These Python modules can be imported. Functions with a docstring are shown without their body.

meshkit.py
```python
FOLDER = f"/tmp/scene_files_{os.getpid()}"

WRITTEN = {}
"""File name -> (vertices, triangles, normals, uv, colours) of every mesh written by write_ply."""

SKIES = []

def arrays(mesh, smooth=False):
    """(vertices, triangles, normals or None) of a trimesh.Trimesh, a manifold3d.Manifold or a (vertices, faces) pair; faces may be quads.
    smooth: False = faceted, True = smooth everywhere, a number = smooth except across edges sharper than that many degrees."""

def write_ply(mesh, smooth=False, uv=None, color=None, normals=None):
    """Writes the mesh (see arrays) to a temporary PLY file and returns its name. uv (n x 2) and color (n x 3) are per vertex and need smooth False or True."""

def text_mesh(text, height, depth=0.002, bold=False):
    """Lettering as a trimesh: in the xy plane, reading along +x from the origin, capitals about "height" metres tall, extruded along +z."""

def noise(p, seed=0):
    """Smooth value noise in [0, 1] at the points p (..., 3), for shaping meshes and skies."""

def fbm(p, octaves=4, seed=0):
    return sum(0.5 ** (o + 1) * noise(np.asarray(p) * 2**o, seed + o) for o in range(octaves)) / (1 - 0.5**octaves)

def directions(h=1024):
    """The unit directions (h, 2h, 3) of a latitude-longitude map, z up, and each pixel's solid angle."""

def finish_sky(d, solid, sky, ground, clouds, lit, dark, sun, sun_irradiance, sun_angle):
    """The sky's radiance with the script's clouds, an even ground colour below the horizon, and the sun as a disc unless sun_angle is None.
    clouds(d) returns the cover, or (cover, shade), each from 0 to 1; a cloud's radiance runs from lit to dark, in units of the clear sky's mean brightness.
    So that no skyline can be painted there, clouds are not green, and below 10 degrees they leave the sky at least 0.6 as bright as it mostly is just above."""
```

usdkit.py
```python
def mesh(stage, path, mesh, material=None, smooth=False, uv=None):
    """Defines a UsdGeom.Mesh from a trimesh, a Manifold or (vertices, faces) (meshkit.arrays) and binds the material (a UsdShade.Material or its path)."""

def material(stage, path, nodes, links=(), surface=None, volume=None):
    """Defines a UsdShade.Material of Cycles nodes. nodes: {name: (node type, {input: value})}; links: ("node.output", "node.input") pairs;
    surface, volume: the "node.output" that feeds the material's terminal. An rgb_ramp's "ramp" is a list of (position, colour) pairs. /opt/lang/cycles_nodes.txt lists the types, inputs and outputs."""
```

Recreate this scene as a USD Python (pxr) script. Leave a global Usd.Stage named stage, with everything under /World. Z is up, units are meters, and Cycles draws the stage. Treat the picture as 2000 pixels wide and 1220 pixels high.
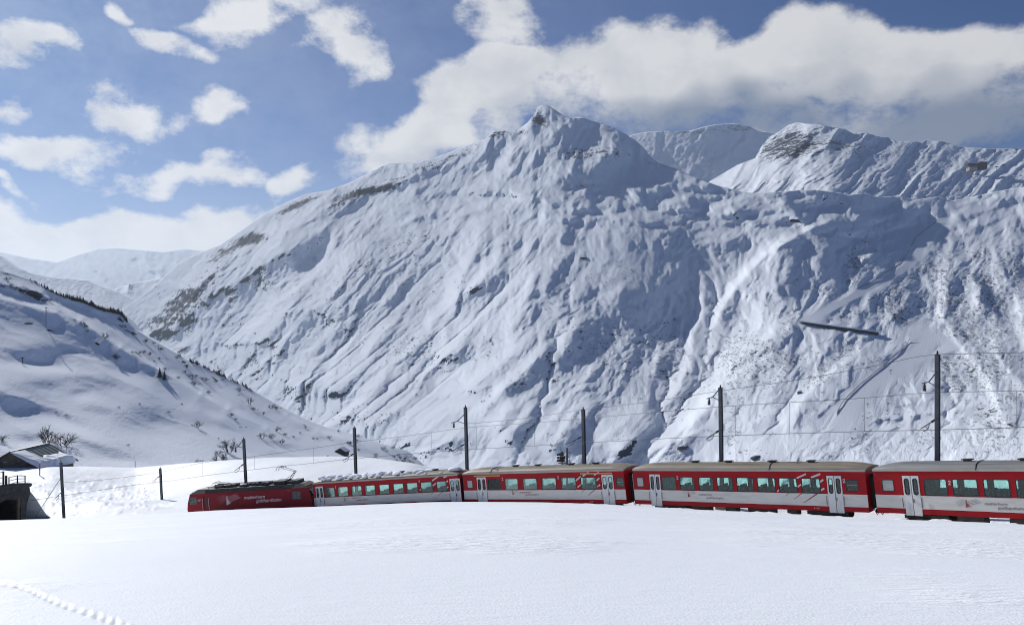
import math, random
import numpy as np
import trimesh
import usdkit, meshkit
from scipy.interpolate import PchipInterpolator
from scipy.ndimage import gaussian_filter, map_coordinates
from shapely.geometry import Polygon, box as sbox
from shapely import affinity, union_all
from pxr import Usd, UsdGeom, UsdLux, UsdShade, Gf, Sdf, Vt

stage = Usd.Stage.CreateInMemory()
UsdGeom.Xform.Define(stage, '/World')
UsdGeom.Scope.Define(stage, '/World/Looks')
stage.SetDefaultPrim(stage.GetPrimAtPath('/World'))

# ------------------------------------------------------------ camera, sky, sun, exposure
F = 1570.0            # focal length in pixels of the 2000 px wide photograph
YH = 670.0            # its horizon line
cam = UsdGeom.Camera.Define(stage, '/World/camera')
cam.CreateHorizontalApertureAttr(36.0)
cam.CreateFocalLengthAttr(36.0 * F / 2000.0)
cam.CreateVerticalApertureOffsetAttr(36.0 * (YH - 610.0) / 2000.0)
cam.CreateFStopAttr(0.0)
cam.CreateClippingRangeAttr((0.05, 60000.0))
cam.CreateExposureAttr(0.03)
cam.AddRotateXOp().Set(90.0)          # eye at the origin, looking along +y, z up

SUN_AZ, SUN_EL = math.radians(-40.5), math.radians(28.5)   # towards the sun: left of the view, above the valley
SUN = np.array([math.sin(SUN_AZ) * math.cos(SUN_EL), math.cos(SUN_AZ) * math.cos(SUN_EL), math.sin(SUN_EL)])
sun = UsdLux.DistantLight.Define(stage, '/World/sun')
sun.CreateIntensityAttr(1.25)
sun.CreateAngleAttr(0.53)
sun.CreateColorAttr(Gf.Vec3f(1.0, 0.99, 0.975))
sun.GetPrim().CreateAttribute('inputs:normalize', Sdf.ValueTypeNames.Bool).Set(True)
zax = Gf.Vec3d(*SUN)                  # light shines along its -z axis
sun.AddTransformOp().Set(Gf.Matrix4d(Gf.Rotation(Gf.Vec3d(0, 0, 1), zax), Gf.Vec3d(0, 0, 0)))


def ray(x, y):
    v = np.array([(x - 1000.0) / F, 1.0, (YH - y) / F])
    return v / np.linalg.norm(v)


def make_sky():
    n = {'tc': ('texture_coordinate', {}),
         'sky': ('sky_texture', {'sky_type': 'single_scattering', 'sun_disc': False, 'sun_elevation': SUN_EL, 'sun_rotation': SUN_AZ,
                                 'altitude': 1500.0, 'air_density': 1.0, 'aerosol_density': 0.6, 'ozone_density': 1.6}),
         'bg': ('background_shader', {'strength': 0.05})}
    l = []
    V = 'tc.generated'
    cnt = [0]

    def node(kind, **kw):
        cnt[0] += 1
        name = f'n{cnt[0]}'
        vals = {}
        for k, v in kw.items():
            if isinstance(v, str) and '.' in v:
                l.append((v, f'{name}.{k}'))
            else:
                vals[k] = v
        n[name] = (kind, vals)
        return name

    def M(op, a, b=0.0, c=0.0, clamp=False):
        return node('math', math_type=op, value1=a, value2=b, value3=c, use_clamp=clamp) + '.value'

    def puff(x, y, rx, ry, tilt=0.0):
        """soft ellipsoid of cloud about a direction: 1 at its heart, 0 at its edge; radii given in photograph pixels"""
        c = ray(x, y)
        az = math.atan2(c[0], c[1])
        e2 = c
        e1 = np.array([math.cos(az), -math.sin(az), 0.0])
        e3 = np.cross(e1, e2)
        ct, st = math.cos(tilt), math.sin(tilt)
        e1, e3 = ct * e1 + st * e3, -st * e1 + ct * e3
        R = np.stack([e1, e2, e3], 1)
        ey = -math.asin(R[2, 0])
        ex = math.atan2(R[2, 1], R[2, 2])
        ez = math.atan2(R[1, 0], R[0, 0])
        s1, s3 = rx / F * c[1], ry / F * c[1]
        m = node('mapping', mapping_type='texture', vector=warped, location=tuple(c), rotation=(ex, ey, ez), scale=(s1, 0.7, s3)) + '.vector'
        return node('gradient_texture', gradient_type='spherical', vector=m) + '.fac'

    n['sx'] = ('separate_xyz', {})
    l.append((V, 'sx.vector'))
    # wispy turbulence
    mp = node('mapping', vector=V, scale=(1.0, 1.0, 1.5)) + '.vector'
    fine = node('noise_texture', vector=mp, scale=12.0, detail=6.0, roughness=0.64, lacunarity=2.2) + '.fac'
    big = node('noise_texture', vector=mp, scale=4.0, detail=1.0, roughness=0.55) + '.fac'
    mp2 = node('mapping', vector=V, scale=(1.0, 1.0, 1.5), location=(-0.010, 0.0, 0.030)) + '.vector'
    w2 = node('noise_texture', vector=mp2, scale=12.0, detail=1.0, roughness=0.6) + '.fac'
    wv = node('noise_texture', vector=mp, scale=7.0, detail=2.0, roughness=0.65) + '.color'
    wv = node('mapping', vector=wv, location=(-0.075, -0.075, -0.06), scale=(0.15, 0.15, 0.12)) + '.vector'
    warped = node('mix_color', blend_type='add', fac=1.0, a=V, b=wv, use_clamp_result=False, use_clamp=False) + '.result'
    puffs = [  # x, y, rx, ry, tilt
        (1290, 110, 120, 48, 0.1), (1840, 110, 200, 50, 0.0), (880, 215, 220, 66, 0.38), (760, 300, 120, 42, 0.5), (1510, 80, 110, 42, 0.1),
        (680, 70, 70, 52, 0.4), (490, 45, 150, 36, 0.35), (355, 95, 75, 26, -0.2), (240, 25, 38, 20, -0.1), (1010, 30, 85, 46, 0.5),
        (40, 90, 90, 34, 0), (0, 205, 45, 30, 0), (250, 220, 115, 44, 0.05), (100, 296, 165, 32, 0.05), (440, 215, 62, 26, 0.2),
        (370, 345, 135, 30, 0.12), (545, 360, 42, 24, 0.3), (15, 355, 45, 20, 0), (150, 445, 330, 60, 0.0), (470, 450, 150, 40, 0.25), (180, 505, 430, 50, 0)]
    tot = None
    for x, y, rx, ry, t in puffs:
        p = puff(x, y, rx * 1.72, ry * 1.95, t)
        tot = p if tot is None else M('maximum', tot, p)
    # the long bank that lies along the mountains, and the low white cloud at the valley's end
    bank = None
    for x, y, rx, ry, t in [(1420, 185, 760, 150, 0.06), (1780, 262, 950, 165, 0.0), (1000, 175, 380, 110, 0.30), (200, 485, 560, 95, 0.0)]:
        p = puff(x, y, rx, ry, t)
        bank = p if bank is None else M('maximum', bank, p)
    tot = M('multiply_add', bank, 0.9, tot)
    dens = M('multiply_add', fine, 3.7, M('multiply_add', tot, 2.5, -2.34))
    dens = M('multiply_add', big, 0.8, M('add', dens, -0.40))
    cover = node('map_range', range_type='smoothstep', value=dens, from_min=0.28, from_max=1.55, to_min=0.0, to_max=0.98, clamp=True) + '.result'
    # thin veil low over the horizon
    veil = node('map_range', range_type='smoothstep', value='sx.z', from_min=0.34, from_max=0.02, to_min=0.0, to_max=0.32, clamp=True) + '.result'
    cover = M('maximum', cover, veil)
    # milky thin cloud towards the sun
    sd = M('multiply_add', 'sx.x', float(SUN[0]), 0.0)
    sd = M('multiply_add', 'sx.y', float(SUN[1]), sd)
    sd = M('multiply_add', 'sx.z', float(SUN[2]), sd)
    glow = M('power', M('maximum', sd, 0.0), 5.0)
    milk = M('multiply', glow, M('multiply_add', fine, 0.45, -0.02))
    cover = M('maximum', cover, milk)
    # shading: brighter where the cloud thins towards the sun, greyer in thick bases
    lit = M('subtract', fine, w2)
    thick = node('map_range', range_type='smoothstep', value=dens, from_min=0.8, from_max=1.9, to_min=0.0, to_max=1.0, clamp=True) + '.result'
    base = None
    for x, y, rx, ry, w in [(1380, 250, 360, 66, 1.0), (1900, 262, 460, 84, 1.0), (870, 300, 150, 32, 0.3)]:
        p = M('multiply', puff(x, y, rx * 1.3, ry * 1.5), w * 1.7)
        base = p if base is None else M('maximum', base, p)
    grey = M('multiply_add', thick, 0.10, M('multiply', base, 0.85))
    grey = M('add', grey, M('multiply', lit, -0.9))
    grey = M('add', grey, M('multiply_add', big, -0.5, 0.25), clamp=True)
    # glare around the sun lights the clouds nearest to it
    lum = M('multiply_add', glow, 2.0, 13.5)
    col = node('mix_color', blend_type='mix', fac=grey, a=(1.0, 1.0, 1.015), b=(0.27, 0.335, 0.47), use_clamp_result=False) + '.result'
    cr = node('mix_color', blend_type='multiply', fac=1.0, a=col, b=node('combine_xyz', x=lum, y=lum, z=lum) + '.vector', use_clamp_result=False) + '.result'
    # deeper blue of high-alpine air
    blue = node('mix_color', blend_type='multiply', fac=1.0, a='sky.color', b=(0.05, 0.45, 1.02), use_clamp_result=False) + '.result'
    fin = node('mix_color', blend_type='mix', fac=cover, a=blue, b=cr, use_clamp_result=False) + '.result'
    l.append((fin, 'bg.color'))
    m = usdkit.material(stage, '/World/Looks/sky_look', n, l, surface='bg.background')
    d = UsdLux.DomeLight.Define(stage, '/World/sky')
    UsdShade.MaterialBindingAPI.Apply(d.GetPrim()).Bind(m)
    return d


sky_dome = make_sky()
sky_dome.GetPrim().SetCustomDataByKey('kind', 'structure')
sky_dome.GetPrim().SetCustomDataByKey('label', 'blue alpine sky with broken white cumulus cloud')
sky_dome.GetPrim().SetCustomDataByKey('category', 'sky')

# ------------------------------------------------------------ helpers
def P(x, y, d):
    """the point at depth d (metres along +y) that the photograph shows at pixel (x, y)"""
    return np.array([(x - 1000.0) / F * d, d, (YH - y) / F * d])


def lerp_table(table, x):
    t = np.array(table, float)
    return np.interp(x, t[:, 0], t[:, 1])


def smooth_table(table, x):
    t = np.array(table, float)
    return PchipInterpolator(t[:, 0], t[:, 1])(np.clip(x, t[0, 0], t[-1, 0]))


def grid_faces(nr, nc, flip=False):
    i, j = np.meshgrid(np.arange(nr - 1), np.arange(nc - 1), indexing='ij')
    a, b, c, d = i * nc + j, i * nc + j + 1, (i + 1) * nc + j + 1, (i + 1) * nc + j
    q = np.stack([a, b, c, d], -1).reshape(-1, 4)
    return q[:, ::-1] if flip else q


def stroke_field(xx, yy, pts, wl, wr, amp, taper=0.3):
    """relief of one spur: crest along pts (top to bottom), falling off over wl pixels on its left and wr on its right"""
    pts = np.array(pts, float)
    seg = np.diff(pts, axis=0)
    ln = np.hypot(seg[:, 0], seg[:, 1])
    cum = np.concatenate([[0], np.cumsum(ln)])
    pad = 4 * max(wl, wr)
    sel = (xx > pts[:, 0].min() - pad) & (xx < pts[:, 0].max() + pad) & (yy > pts[:, 1].min() - pad) & (yy < pts[:, 1].max() + pad)
    px, py = xx[sel], yy[sel]
    num, den = np.zeros(px.shape), np.full(px.shape, 1e-12)
    tau = 0.22 * max(wl, wr) + 1.0
    ds = []
    for k in range(len(seg)):
        t = np.clip(((px - pts[k, 0]) * seg[k, 0] + (py - pts[k, 1]) * seg[k, 1]) / ln[k] ** 2, 0, 1)
        dx, dy = px - pts[k, 0] - t * seg[k, 0], py - pts[k, 1] - t * seg[k, 1]
        ds.append((np.hypot(dx, dy), np.sign(seg[k, 0] * dy - seg[k, 1] * dx), (cum[k] + t * ln[k]) / cum[-1]))
    near = np.min([d[0] for d in ds], axis=0)
    for dd, sgn, pos in ds:
        # going down the picture the left-hand side has a positive cross product
        w = np.where(sgn < 0, wr, wl)
        s = np.sqrt((dd / w) ** 2 + 0.03) - 0.17
        prof = np.exp(-np.maximum(s, 0) ** 1.15)
        if taper > 0:
            e = np.clip(np.minimum(pos, 1 - pos) / taper, 0.0, 1)
            prof = prof * e * e * (3 - 2 * e)
        k = np.exp(-(dd - near) / tau)
        num += k * prof
        den += k
    out = np.zeros(xx.shape)
    out[sel] = amp * num / den
    return out


def step_field(xx, yy, pts, w, amp, reach, taper=0.28):
    """a spur standing in front of a gully on its left: a quick rise at pts that dies away over reach pixels to the right"""
    pts = np.array(pts, float)
    return stroke_field(xx, yy, pts, w, reach, amp, taper)


def blob(xx, yy, x, y, rx, ry, rot=0.0):
    c, s = math.cos(rot), math.sin(rot)
    a = ((xx - x) * c + (yy - y) * s) / rx
    b = (-(xx - x) * s + (yy - y) * c) / ry
    return np.exp(-(a * a + b * b))


def tilt_field(xx, yy, x, y, rx, ry, amp, kx=0.5, ky=1.0, rot=0.0):
    """turns a patch of slope: amp > 0 steepens it towards the viewer and to the right (away from the sun), amp < 0 the reverse"""
    e = blob(xx, yy, x, y, rx, ry, rot)
    return -amp * (ky * (yy - y) / ry + kx * (xx - x) / rx) * e


def warp_noise(p, seed, octv=4):
    return meshkit.fbm(p, octv, seed)


def ridged(p, octaves, seed, gain=0.55):
    out, a, tot, prev = 0, 1.0, 0.0, 1.0
    for o in range(octaves):
        n = 1 - np.abs(2 * meshkit.noise(p * 2 ** o + 17.3 * o, seed + o) - 1)
        n = n * n
        out = out + a * n * prev
        prev = 0.35 + 0.65 * n
        tot += a
        a *= gain
    return out / tot


EROSION = (0.012, 14, 1.8)
RIBS = [  # crest line, width on the sunny left side, width on the shaded right side, height toward the viewer (pixels of relief)
    ([(1000, 262), (930, 285), (880, 312), (800, 350), (745, 366), (700, 386), (650, 405), (585, 440), (500, 472), (430, 520), (350, 590), (280, 640)], 22, 12, 11),
    ([(734, 420), (692, 432), (630, 450), (557, 495), (508, 526), (449, 562), (400, 587), (340, 645), (300, 690)], 50, 34, 34),
    ([(690, 460), (659, 497), (636, 516), (610, 546), (584, 562), (541, 595), (511, 631), (472, 670), (440, 700)], 14, 40, 22),
    ([(668, 436), (655, 455), (650, 480), (648, 500)], 8, 18, 9),
    ([(700, 430), (686, 450), (680, 480)], 10, 20, 9),
    ([(760, 454), (721, 477), (695, 510), (646, 582), (610, 640)], 18, 22, 15),
    ([(950, 420), (938, 470), (905, 536), (885, 588), (868, 622)], 14, 24, 15),
    ([(1000, 503), (954, 549), (902, 575), (872, 634)], 14, 20, 12),
    ([(1010, 440), (985, 470), (965, 520), (925, 560), (915, 600)], 12, 20, 11),
    ([(640, 690), (630, 700), (597, 748), (558, 778)], 26, 24, 17),
    ([(650, 700), (655, 720), (640, 770), (622, 800)], 10, 20, 8),
    ([(731, 702), (691, 730), (661, 766), (640, 800)], 26, 24, 16),
    ([(633, 569), (612, 599), (582, 627), (564, 663), (530, 711), (500, 740)], 16, 22, 15),
    ([(600, 560), (560, 610), (520, 660), (480, 690)], 14, 18, 12),
    ([(791, 621), (749, 648), (731, 669), (703, 712)], 10, 22, 11),
    ([(880, 625), (870, 639), (873, 672), (849, 705)], 8, 22, 9),
    ([(935, 615), (928, 630), (885, 681), (867, 696), (845, 708)], 10, 20, 10),
    ([(776, 718), (745, 732), (720, 770), (690, 800)], 22, 22, 9),
    ([(848, 728), (800, 748), (740, 790), (703, 815), (680, 840)], 34, 26, 13),
    ([(1000, 735), (961, 787), (930, 820)], 16, 22, 10),
    ([(885, 838), (884, 851), (876, 862), (855, 871), (812, 888)], 4, 40, 10),
    ([(1064, 490), (1057, 503), (1040, 550), (1028, 598), (995, 648), (980, 690)], 20, 26, 16),
    ([(1100, 500), (1075, 540), (1060, 590)], 14, 20, 9),
    ([(1228, 549), (1185, 598)], 10, 14, 4),
    ([(1070, 622), (1050, 650), (1008, 684), (975, 713), (933, 743), (900, 772), (880, 800)], 20, 26, 16),
    ([(1096, 655), (1084, 664), (1044, 703), (1011, 736), (988, 762), (965, 790)], 16, 22, 15),
    ([(1160, 620), (1152, 627), (1110, 650), (1090, 690)], 14, 20, 10),
    ([(1130, 650), (1100, 690), (1070, 720)], 12, 18, 8),
    ([(1180, 690), (1160, 730), (1120, 770)], 16, 22, 7),
    ([(1250, 620), (1235, 680), (1215, 740), (1180, 790)], 16, 30, 7),
    ([(1300, 640), (1290, 700), (1270, 740)], 10, 20, 6),
    ([(1175, 772), (1152, 802), (1110, 860), (1090, 890)], 18, 20, 12),
    ([(1143, 782), (1116, 820), (1084, 867), (1060, 895)], 16, 18, 11),
    ([(1100, 790), (1075, 830), (1045, 875)], 14, 18, 9),
    ([(1057, 772), (1030, 810), (1002, 847), (975, 890)], 18, 22, 13),
    ([(1008, 772), (990, 805), (979, 828), (960, 860)], 16, 22, 11),
    ([(1300, 815), (1276, 826), (1244, 856), (1189, 899)], 46, 10, 20),
    ([(1245, 800), (1215, 830), (1150, 875)], 26, 18, 8),
    ([(1557, 462), (1525, 475), (1498, 490)], 14, 20, 6),
    ([(1554, 622), (1498, 662), (1433, 697), (1407, 723)], 20, 26, 15),
    ([(1545, 690), (1520, 740), (1490, 800)], 14, 24, 9),
    ([(1640, 640), (1610, 690), (1570, 720)], 10, 16, 7),
    ([(1480, 520), (1470, 560), (1450, 590)], 20, 26, 8),
    ([(1560, 480), (1540, 520), (1520, 560), (1515, 600)], 18, 28, 9),
    ([(1630, 470), (1600, 500), (1590, 540)], 16, 24, 9),
    ([(1660, 420), (1640, 450), (1655, 480)], 12, 26, 8),
    ([(1900, 520), (1860, 540), (1830, 580)], 26, 26, 9),
    ([(1790, 560), (1760, 600), (1720, 640)], 14, 22, 9),
    ([(1240, 275), (1180, 305), (1150, 340), (1125, 355)], 14, 18, 9),
    ([(1175, 302), (1150, 322), (1080, 355), (1040, 372), (960, 390)], 20, 16, 9),
    ([(1020, 268), (1000, 300), (975, 330)], 10, 14, 8),
    ([(1060, 262), (1045, 300), (1035, 330)], 9, 16, 7),
    ([(1100, 272), (1085, 310), (1065, 335)], 9, 16, 7),
    ([(1140, 290), (1120, 320), (1110, 345)], 9, 14, 7),
    ([(975, 262), (940, 300), (900, 330), (850, 352)], 12, 14, 9),
    ([(1058, 208), (1035, 240), (1012, 262)], 8, 14, 8),
    ([(1135, 232), (1110, 255), (1060, 250)], 10, 16, 6),
    ([(1685, 819), (1747, 816), (1833, 804), (1872, 802), (1915, 792)], 3, 4, 5),
    ([(1160, 340), (1110, 362), (1060, 380), (1000, 395)], 18, 14, 7),
]
STEPS = [  # the edge of a spur with a gully on its left, rise width, reach, height
    ([(1640, 425), (1590, 443), (1557, 460), (1498, 495), (1465, 528), (1438, 559), (1408, 608), (1415, 648), (1430, 665)], 9, 95, 34),
    ([(1430, 700), (1411, 755), (1385, 779), (1359, 815), (1310, 864), (1228, 902)], 14, 110, 42),
    ([(1360, 505), (1372, 520), (1375, 559), (1374, 615), (1356, 648), (1349, 703), (1336, 739), (1307, 795), (1293, 832)], 12, 34, 15),
    ([(1295, 440), (1300, 470), (1298, 500)], 10, 26, 8),
    ([(1640, 480), (1652, 520), (1660, 545)], 6, 34, 9),
    ([(1725, 484), (1689, 505), (1666, 544), (1655, 575)], 7, 50, 15),
    ([(1725, 640), (1685, 662), (1679, 684), (1640, 715), (1603, 743), (1574, 772), (1540, 815), (1515, 850)], 8, 60, 17),
    ([(1838, 545), (1839, 570), (1840, 608), (1859, 648), (1885, 684), (1938, 749), (1957, 811), (1995, 875)], 10, 46, 11),
    ([(1925, 630), (1938, 657), (1964, 713), (2000, 759), (2040, 810)], 10, 46, 9),
    ([(1990, 560), (2000, 640), (2040, 720)], 10, 50, 12),
    ([(1900, 560), (1910, 600), (1925, 630)], 9, 30, 5),
]
TILTS = [  # x, y, rx, ry, amount, kx, ky
    (1800, 480, 240, 100, -26, 1.0, .5), (1760, 408, 230, 24, -13, 0.0, 1.0), (1290, 600, 240, 170, 40, 1.1, 0.5), (760, 600, 120, 120, 30, 1.0, .5), (1340, 560, 130, 120, 46, 1.0, 0.8), (1250, 470, 130, 60, 14, 0.6, 0.8), (1170, 500, 120, 60, 12, 0.6, 0.8), (1220, 620, 120, 90, 12, .7, .7),
    (590, 500, 60, 50, 26, 1.1, 0.6), (420, 560, 90, 60, 10, 0.8, 0.8), (830, 690, 80, 60, 12, 0.4, 1.0), (640, 650, 70, 60, 12, .5, .9), (820, 570, 90, 60, 10, .5, .9),
    (950, 800, 60, 30, -8, .3, 1), (800, 800, 120, 40, -10, .3, 1.0), (1500, 620, 60, 70, -10, 1.0, .3), (1450, 880, 120, 30, -12, 0, 1),
    (540, 430, 50, 16, 9, .6, 1), (480, 460, 40, 18, 9, .6, 1), (720, 372, 46, 10, 9, .5, 1), (860, 330, 60, 14, 8, .6, 1), (780, 330, 36, 8, 6, .5, 1),
    (1200, 330, 60, 40, 16, 1.1, .4), (1230, 300, 40, 30, 10, 1.0, .3), (1260, 385, 60, 25, 10, .8, .7), (1020, 345, 50, 18, 9, .5, 1), (990, 300, 30, 16, 5, .4, 1),
    (900, 480, 60, 40, 12, .5, .9), (1150, 420, 60, 30, 10, .6, .8), (1085, 470, 60, 20, 9, .4, 1),
    (1460, 470, 60, 30, 14, .9, .6), (1430, 430, 50, 20, 10, .6, .9), (1590, 400, 50, 14, 8, .7, .8), (1700, 400, 36, 14, 9, .7, .8), (1640, 520, 40, 50, 12, .9, .3), (1560, 560, 40, 26, 8, .7, .6),
    (1750, 590, 50, 40, 9, .3, .9), (1640, 670, 60, 30, 14, .5, 1.0), (1500, 720, 60, 50, 12, .8, .7), (1880, 420, 80, 30, -6, .2, 1), (1940, 600, 60, 60, 14, .6, .8), (1860, 760, 70, 60, 8, .6, .7), (1980, 700, 60, 60, 10, .6, .6),
    (870, 870, 60, 26, 18, .1, 1.0), (1290, 880, 50, 30, 16, 1.0, .6), (1240, 880, 40, 20, 10, 1, .4), (1380, 860, 40, 40, 6, .3, .8),
    (700, 800, 70, 30, -8, .4, 1), (560, 750, 60, 30, -6, .4, 1), (400, 610, 60, 26, -8, .5, 1.0),
]
ROCK = [  # x, y, rx, ry, rot, strength: bare rock and scrub showing through the snow
    (1050, 232, 22, 24, 0, .62), (968, 262, 24, 9, 0, .62), (1015, 258, 20, 12, 0, .55), (900, 300, 60, 10, -.45, .55), (800, 340, 70, 10, -.45, .55), (700, 372, 60, 10, -.4, .55), (740, 372, 40, 8, -.3, .5),
    (600, 392, 60, 9, -.4, .5), (660, 400, 45, 9, -.5, .55), (560, 412, 50, 9, -.5, .5), (500, 466, 34, 12, -.2, .75), (460, 480, 60, 14, -.5, .5), (420, 530, 90, 26, -.75, .55), (360, 585, 90, 26, -.75, .55), (310, 640, 70, 26, -.75, .6), (420, 490, 30, 20, -.5, .45),
    (460, 560, 80, 14, -.6, .4), (430, 640, 40, 18, 0, .38), (800, 470, 50, 26, -.6, .36), (740, 500, 60, 26, -.7, .34), (690, 530, 50, 30, -.7, .30), (840, 460, 40, 14, 0, .36), (650, 620, 60, 50, 0, .34), (760, 690, 80, 40, 0, .36), (830, 680, 50, 50, 0, .36), (900, 560, 40, 40, 0, .33),
    (1000, 320, 60, 20, 0, .38), (1085, 245, 40, 10, .2, .42), (1100, 300, 70, 22, .2, .40), (1150, 300, 50, 14, 0, .36), (1200, 290, 50, 26, .4, .42), (1140, 364, 40, 8, 0, .62), (1275, 322, 30, 8, .4, .45), (1050, 348, 12, 10, 0, .5), (985, 385, 30, 12, 0, .4), (1040, 390, 14, 8, 0, .4),
    (980, 445, 20, 14, 0, .45), (920, 470, 30, 20, 0, .36), (1140, 505, 9, 4, 0, .8), (1010, 760, 20, 16, 0, .5), (1060, 740, 60, 20, 0, .42), (1180, 690, 90, 60, 0, .37), (1250, 680, 50, 70, 0, .36), (1320, 700, 26, 50, 0, .40), (1310, 735, 24, 10, 0, .45), (1430, 690, 40, 24, -.6, .55), (1385, 735, 14, 24, 0, .6), (1340, 795, 10, 16, 0, .6),
    (1100, 640, 80, 50, 0, .3), (1330, 700, 30, 40, 0, .36), (1440, 600, 30, 40, 0, .24), (1480, 720, 60, 60, 0, .40), (1560, 645, 40, 14, 0, .5), (1540, 700, 50, 30, 0, .4), (1650, 690, 50, 26, -.7, .55), (1600, 740, 40, 14, -.7, .5), (1665, 535, 12, 30, 0, .6), (1680, 500, 30, 20, 0, .45), (1650, 600, 40, 20, 0, .4), (1640, 610, 40, 16, 0, .4),
    (1690, 415, 40, 5, 0, .3), (1765, 610, 30, 20, 0, .55), (1760, 590, 50, 40, 0, .45), (1800, 540, 60, 40, 0, .40), (1900, 540, 80, 50, 0, .48), (1960, 560, 60, 80, 0, .50), (1880, 600, 50, 60, 0, .46), (1980, 500, 40, 20, 0, .5), (1900, 700, 80, 60, 0, .42), (1960, 780, 60, 90, 0, .44), (1880, 760, 60, 50, 0, .36), (1930, 840, 60, 60, 0, .38), (1850, 700, 40, 30, 0, .36), (1745, 825, 20, 8, 0, .5), (1560, 560, 60, 40, 0, .28),
    (1680, 560, 60, 40, 0, .3), (1500, 850, 40, 20, 0, .3), (1900, 300, 60, 10, 0, .4), (1940, 296, 50, 8, 0, .5),
]


def fall_coordinate(xx, yy):
    s = lerp_table([(-300, 1.2), (300, 1.15), (600, .95), (900, .8), (1080, .62), (1250, .3), (1400, .25), (1550, .5), (1700, .45), (1850, 0.0), (2000, -.45), (2300, -.6)], xx)
    s = gaussian_filter(s, (0, 12))
    return xx + s * (yy - 600.0) * 1.0


def build_surface(xs, rows, sky, foot, dsky, dfoot, g, sm=55.0):
    """depth, x and y fields of a slope from its foot line to its skyline"""
    t = rows[:, None] * np.ones(len(xs))[None]
    ysky, yfoot = sky(xs)[None], foot(xs)[None]
    yy = yfoot + (ysky - yfoot) * t
    # depth follows height through a smoothed skyline, so that notches in the crest do not run down the face
    h = xs[1] - xs[0]
    ys = gaussian_filter(np.pad(sky(xs), 200, mode='reflect', reflect_type='odd'), sm / h)[200:-200][None]
    td = (yfoot - yy) / (gaussian_filter(yfoot, (0, sm / h)) - ys)
    D = dfoot(xs)[None] + (dsky(xs) - dfoot(xs))[None] * g(td)
    return xs[None] * np.ones_like(t), yy, D, t


def relief_to_points(xx, yy, D):
    return np.stack([(xx - 1000.0) / F * D, D, (YH - yy) / F * D], -1)


def with_back(pts, steps=((60, -8), (260, -90), (900, -420), (1800, -900))):
    """rows behind the skyline, so that the mountain has a far side"""
    last = pts[-1]
    rows = [pts]
    for back, drop in steps:
        q = last.copy()
        q[:, 1] += back
        q[:, 2] = np.maximum(q[:, 2] + drop, -238.0)
        rows.append(q[None])
    return np.vstack(rows)


def add_primvar(mesh, name, values):
    UsdGeom.PrimvarsAPI(mesh).CreatePrimvar(name, Sdf.ValueTypeNames.FloatArray, 'vertex').Set(Vt.FloatArray.FromNumpy(np.asarray(values, np.float32).ravel()))


def terrain_mesh(name, pts, material, attrs=None, label=None):
    nr, nc = pts.shape[:2]
    v = pts.reshape(-1, 3)
    m = usdkit.mesh(stage, '/World/' + name, (v, grid_faces(nr, nc)), material, smooth=True)
    for k, a in (attrs or {}).items():
        a = np.asarray(a, float)
        if a.shape[0] < nr:
            a = np.vstack([a] + [a[-1:]] * (nr - a.shape[0]))
        add_primvar(m, k, a)
    m.GetPrim().SetCustomDataByKey('kind', 'structure')
    if label:
        m.GetPrim().SetCustomDataByKey('label', label)
    return m


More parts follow.
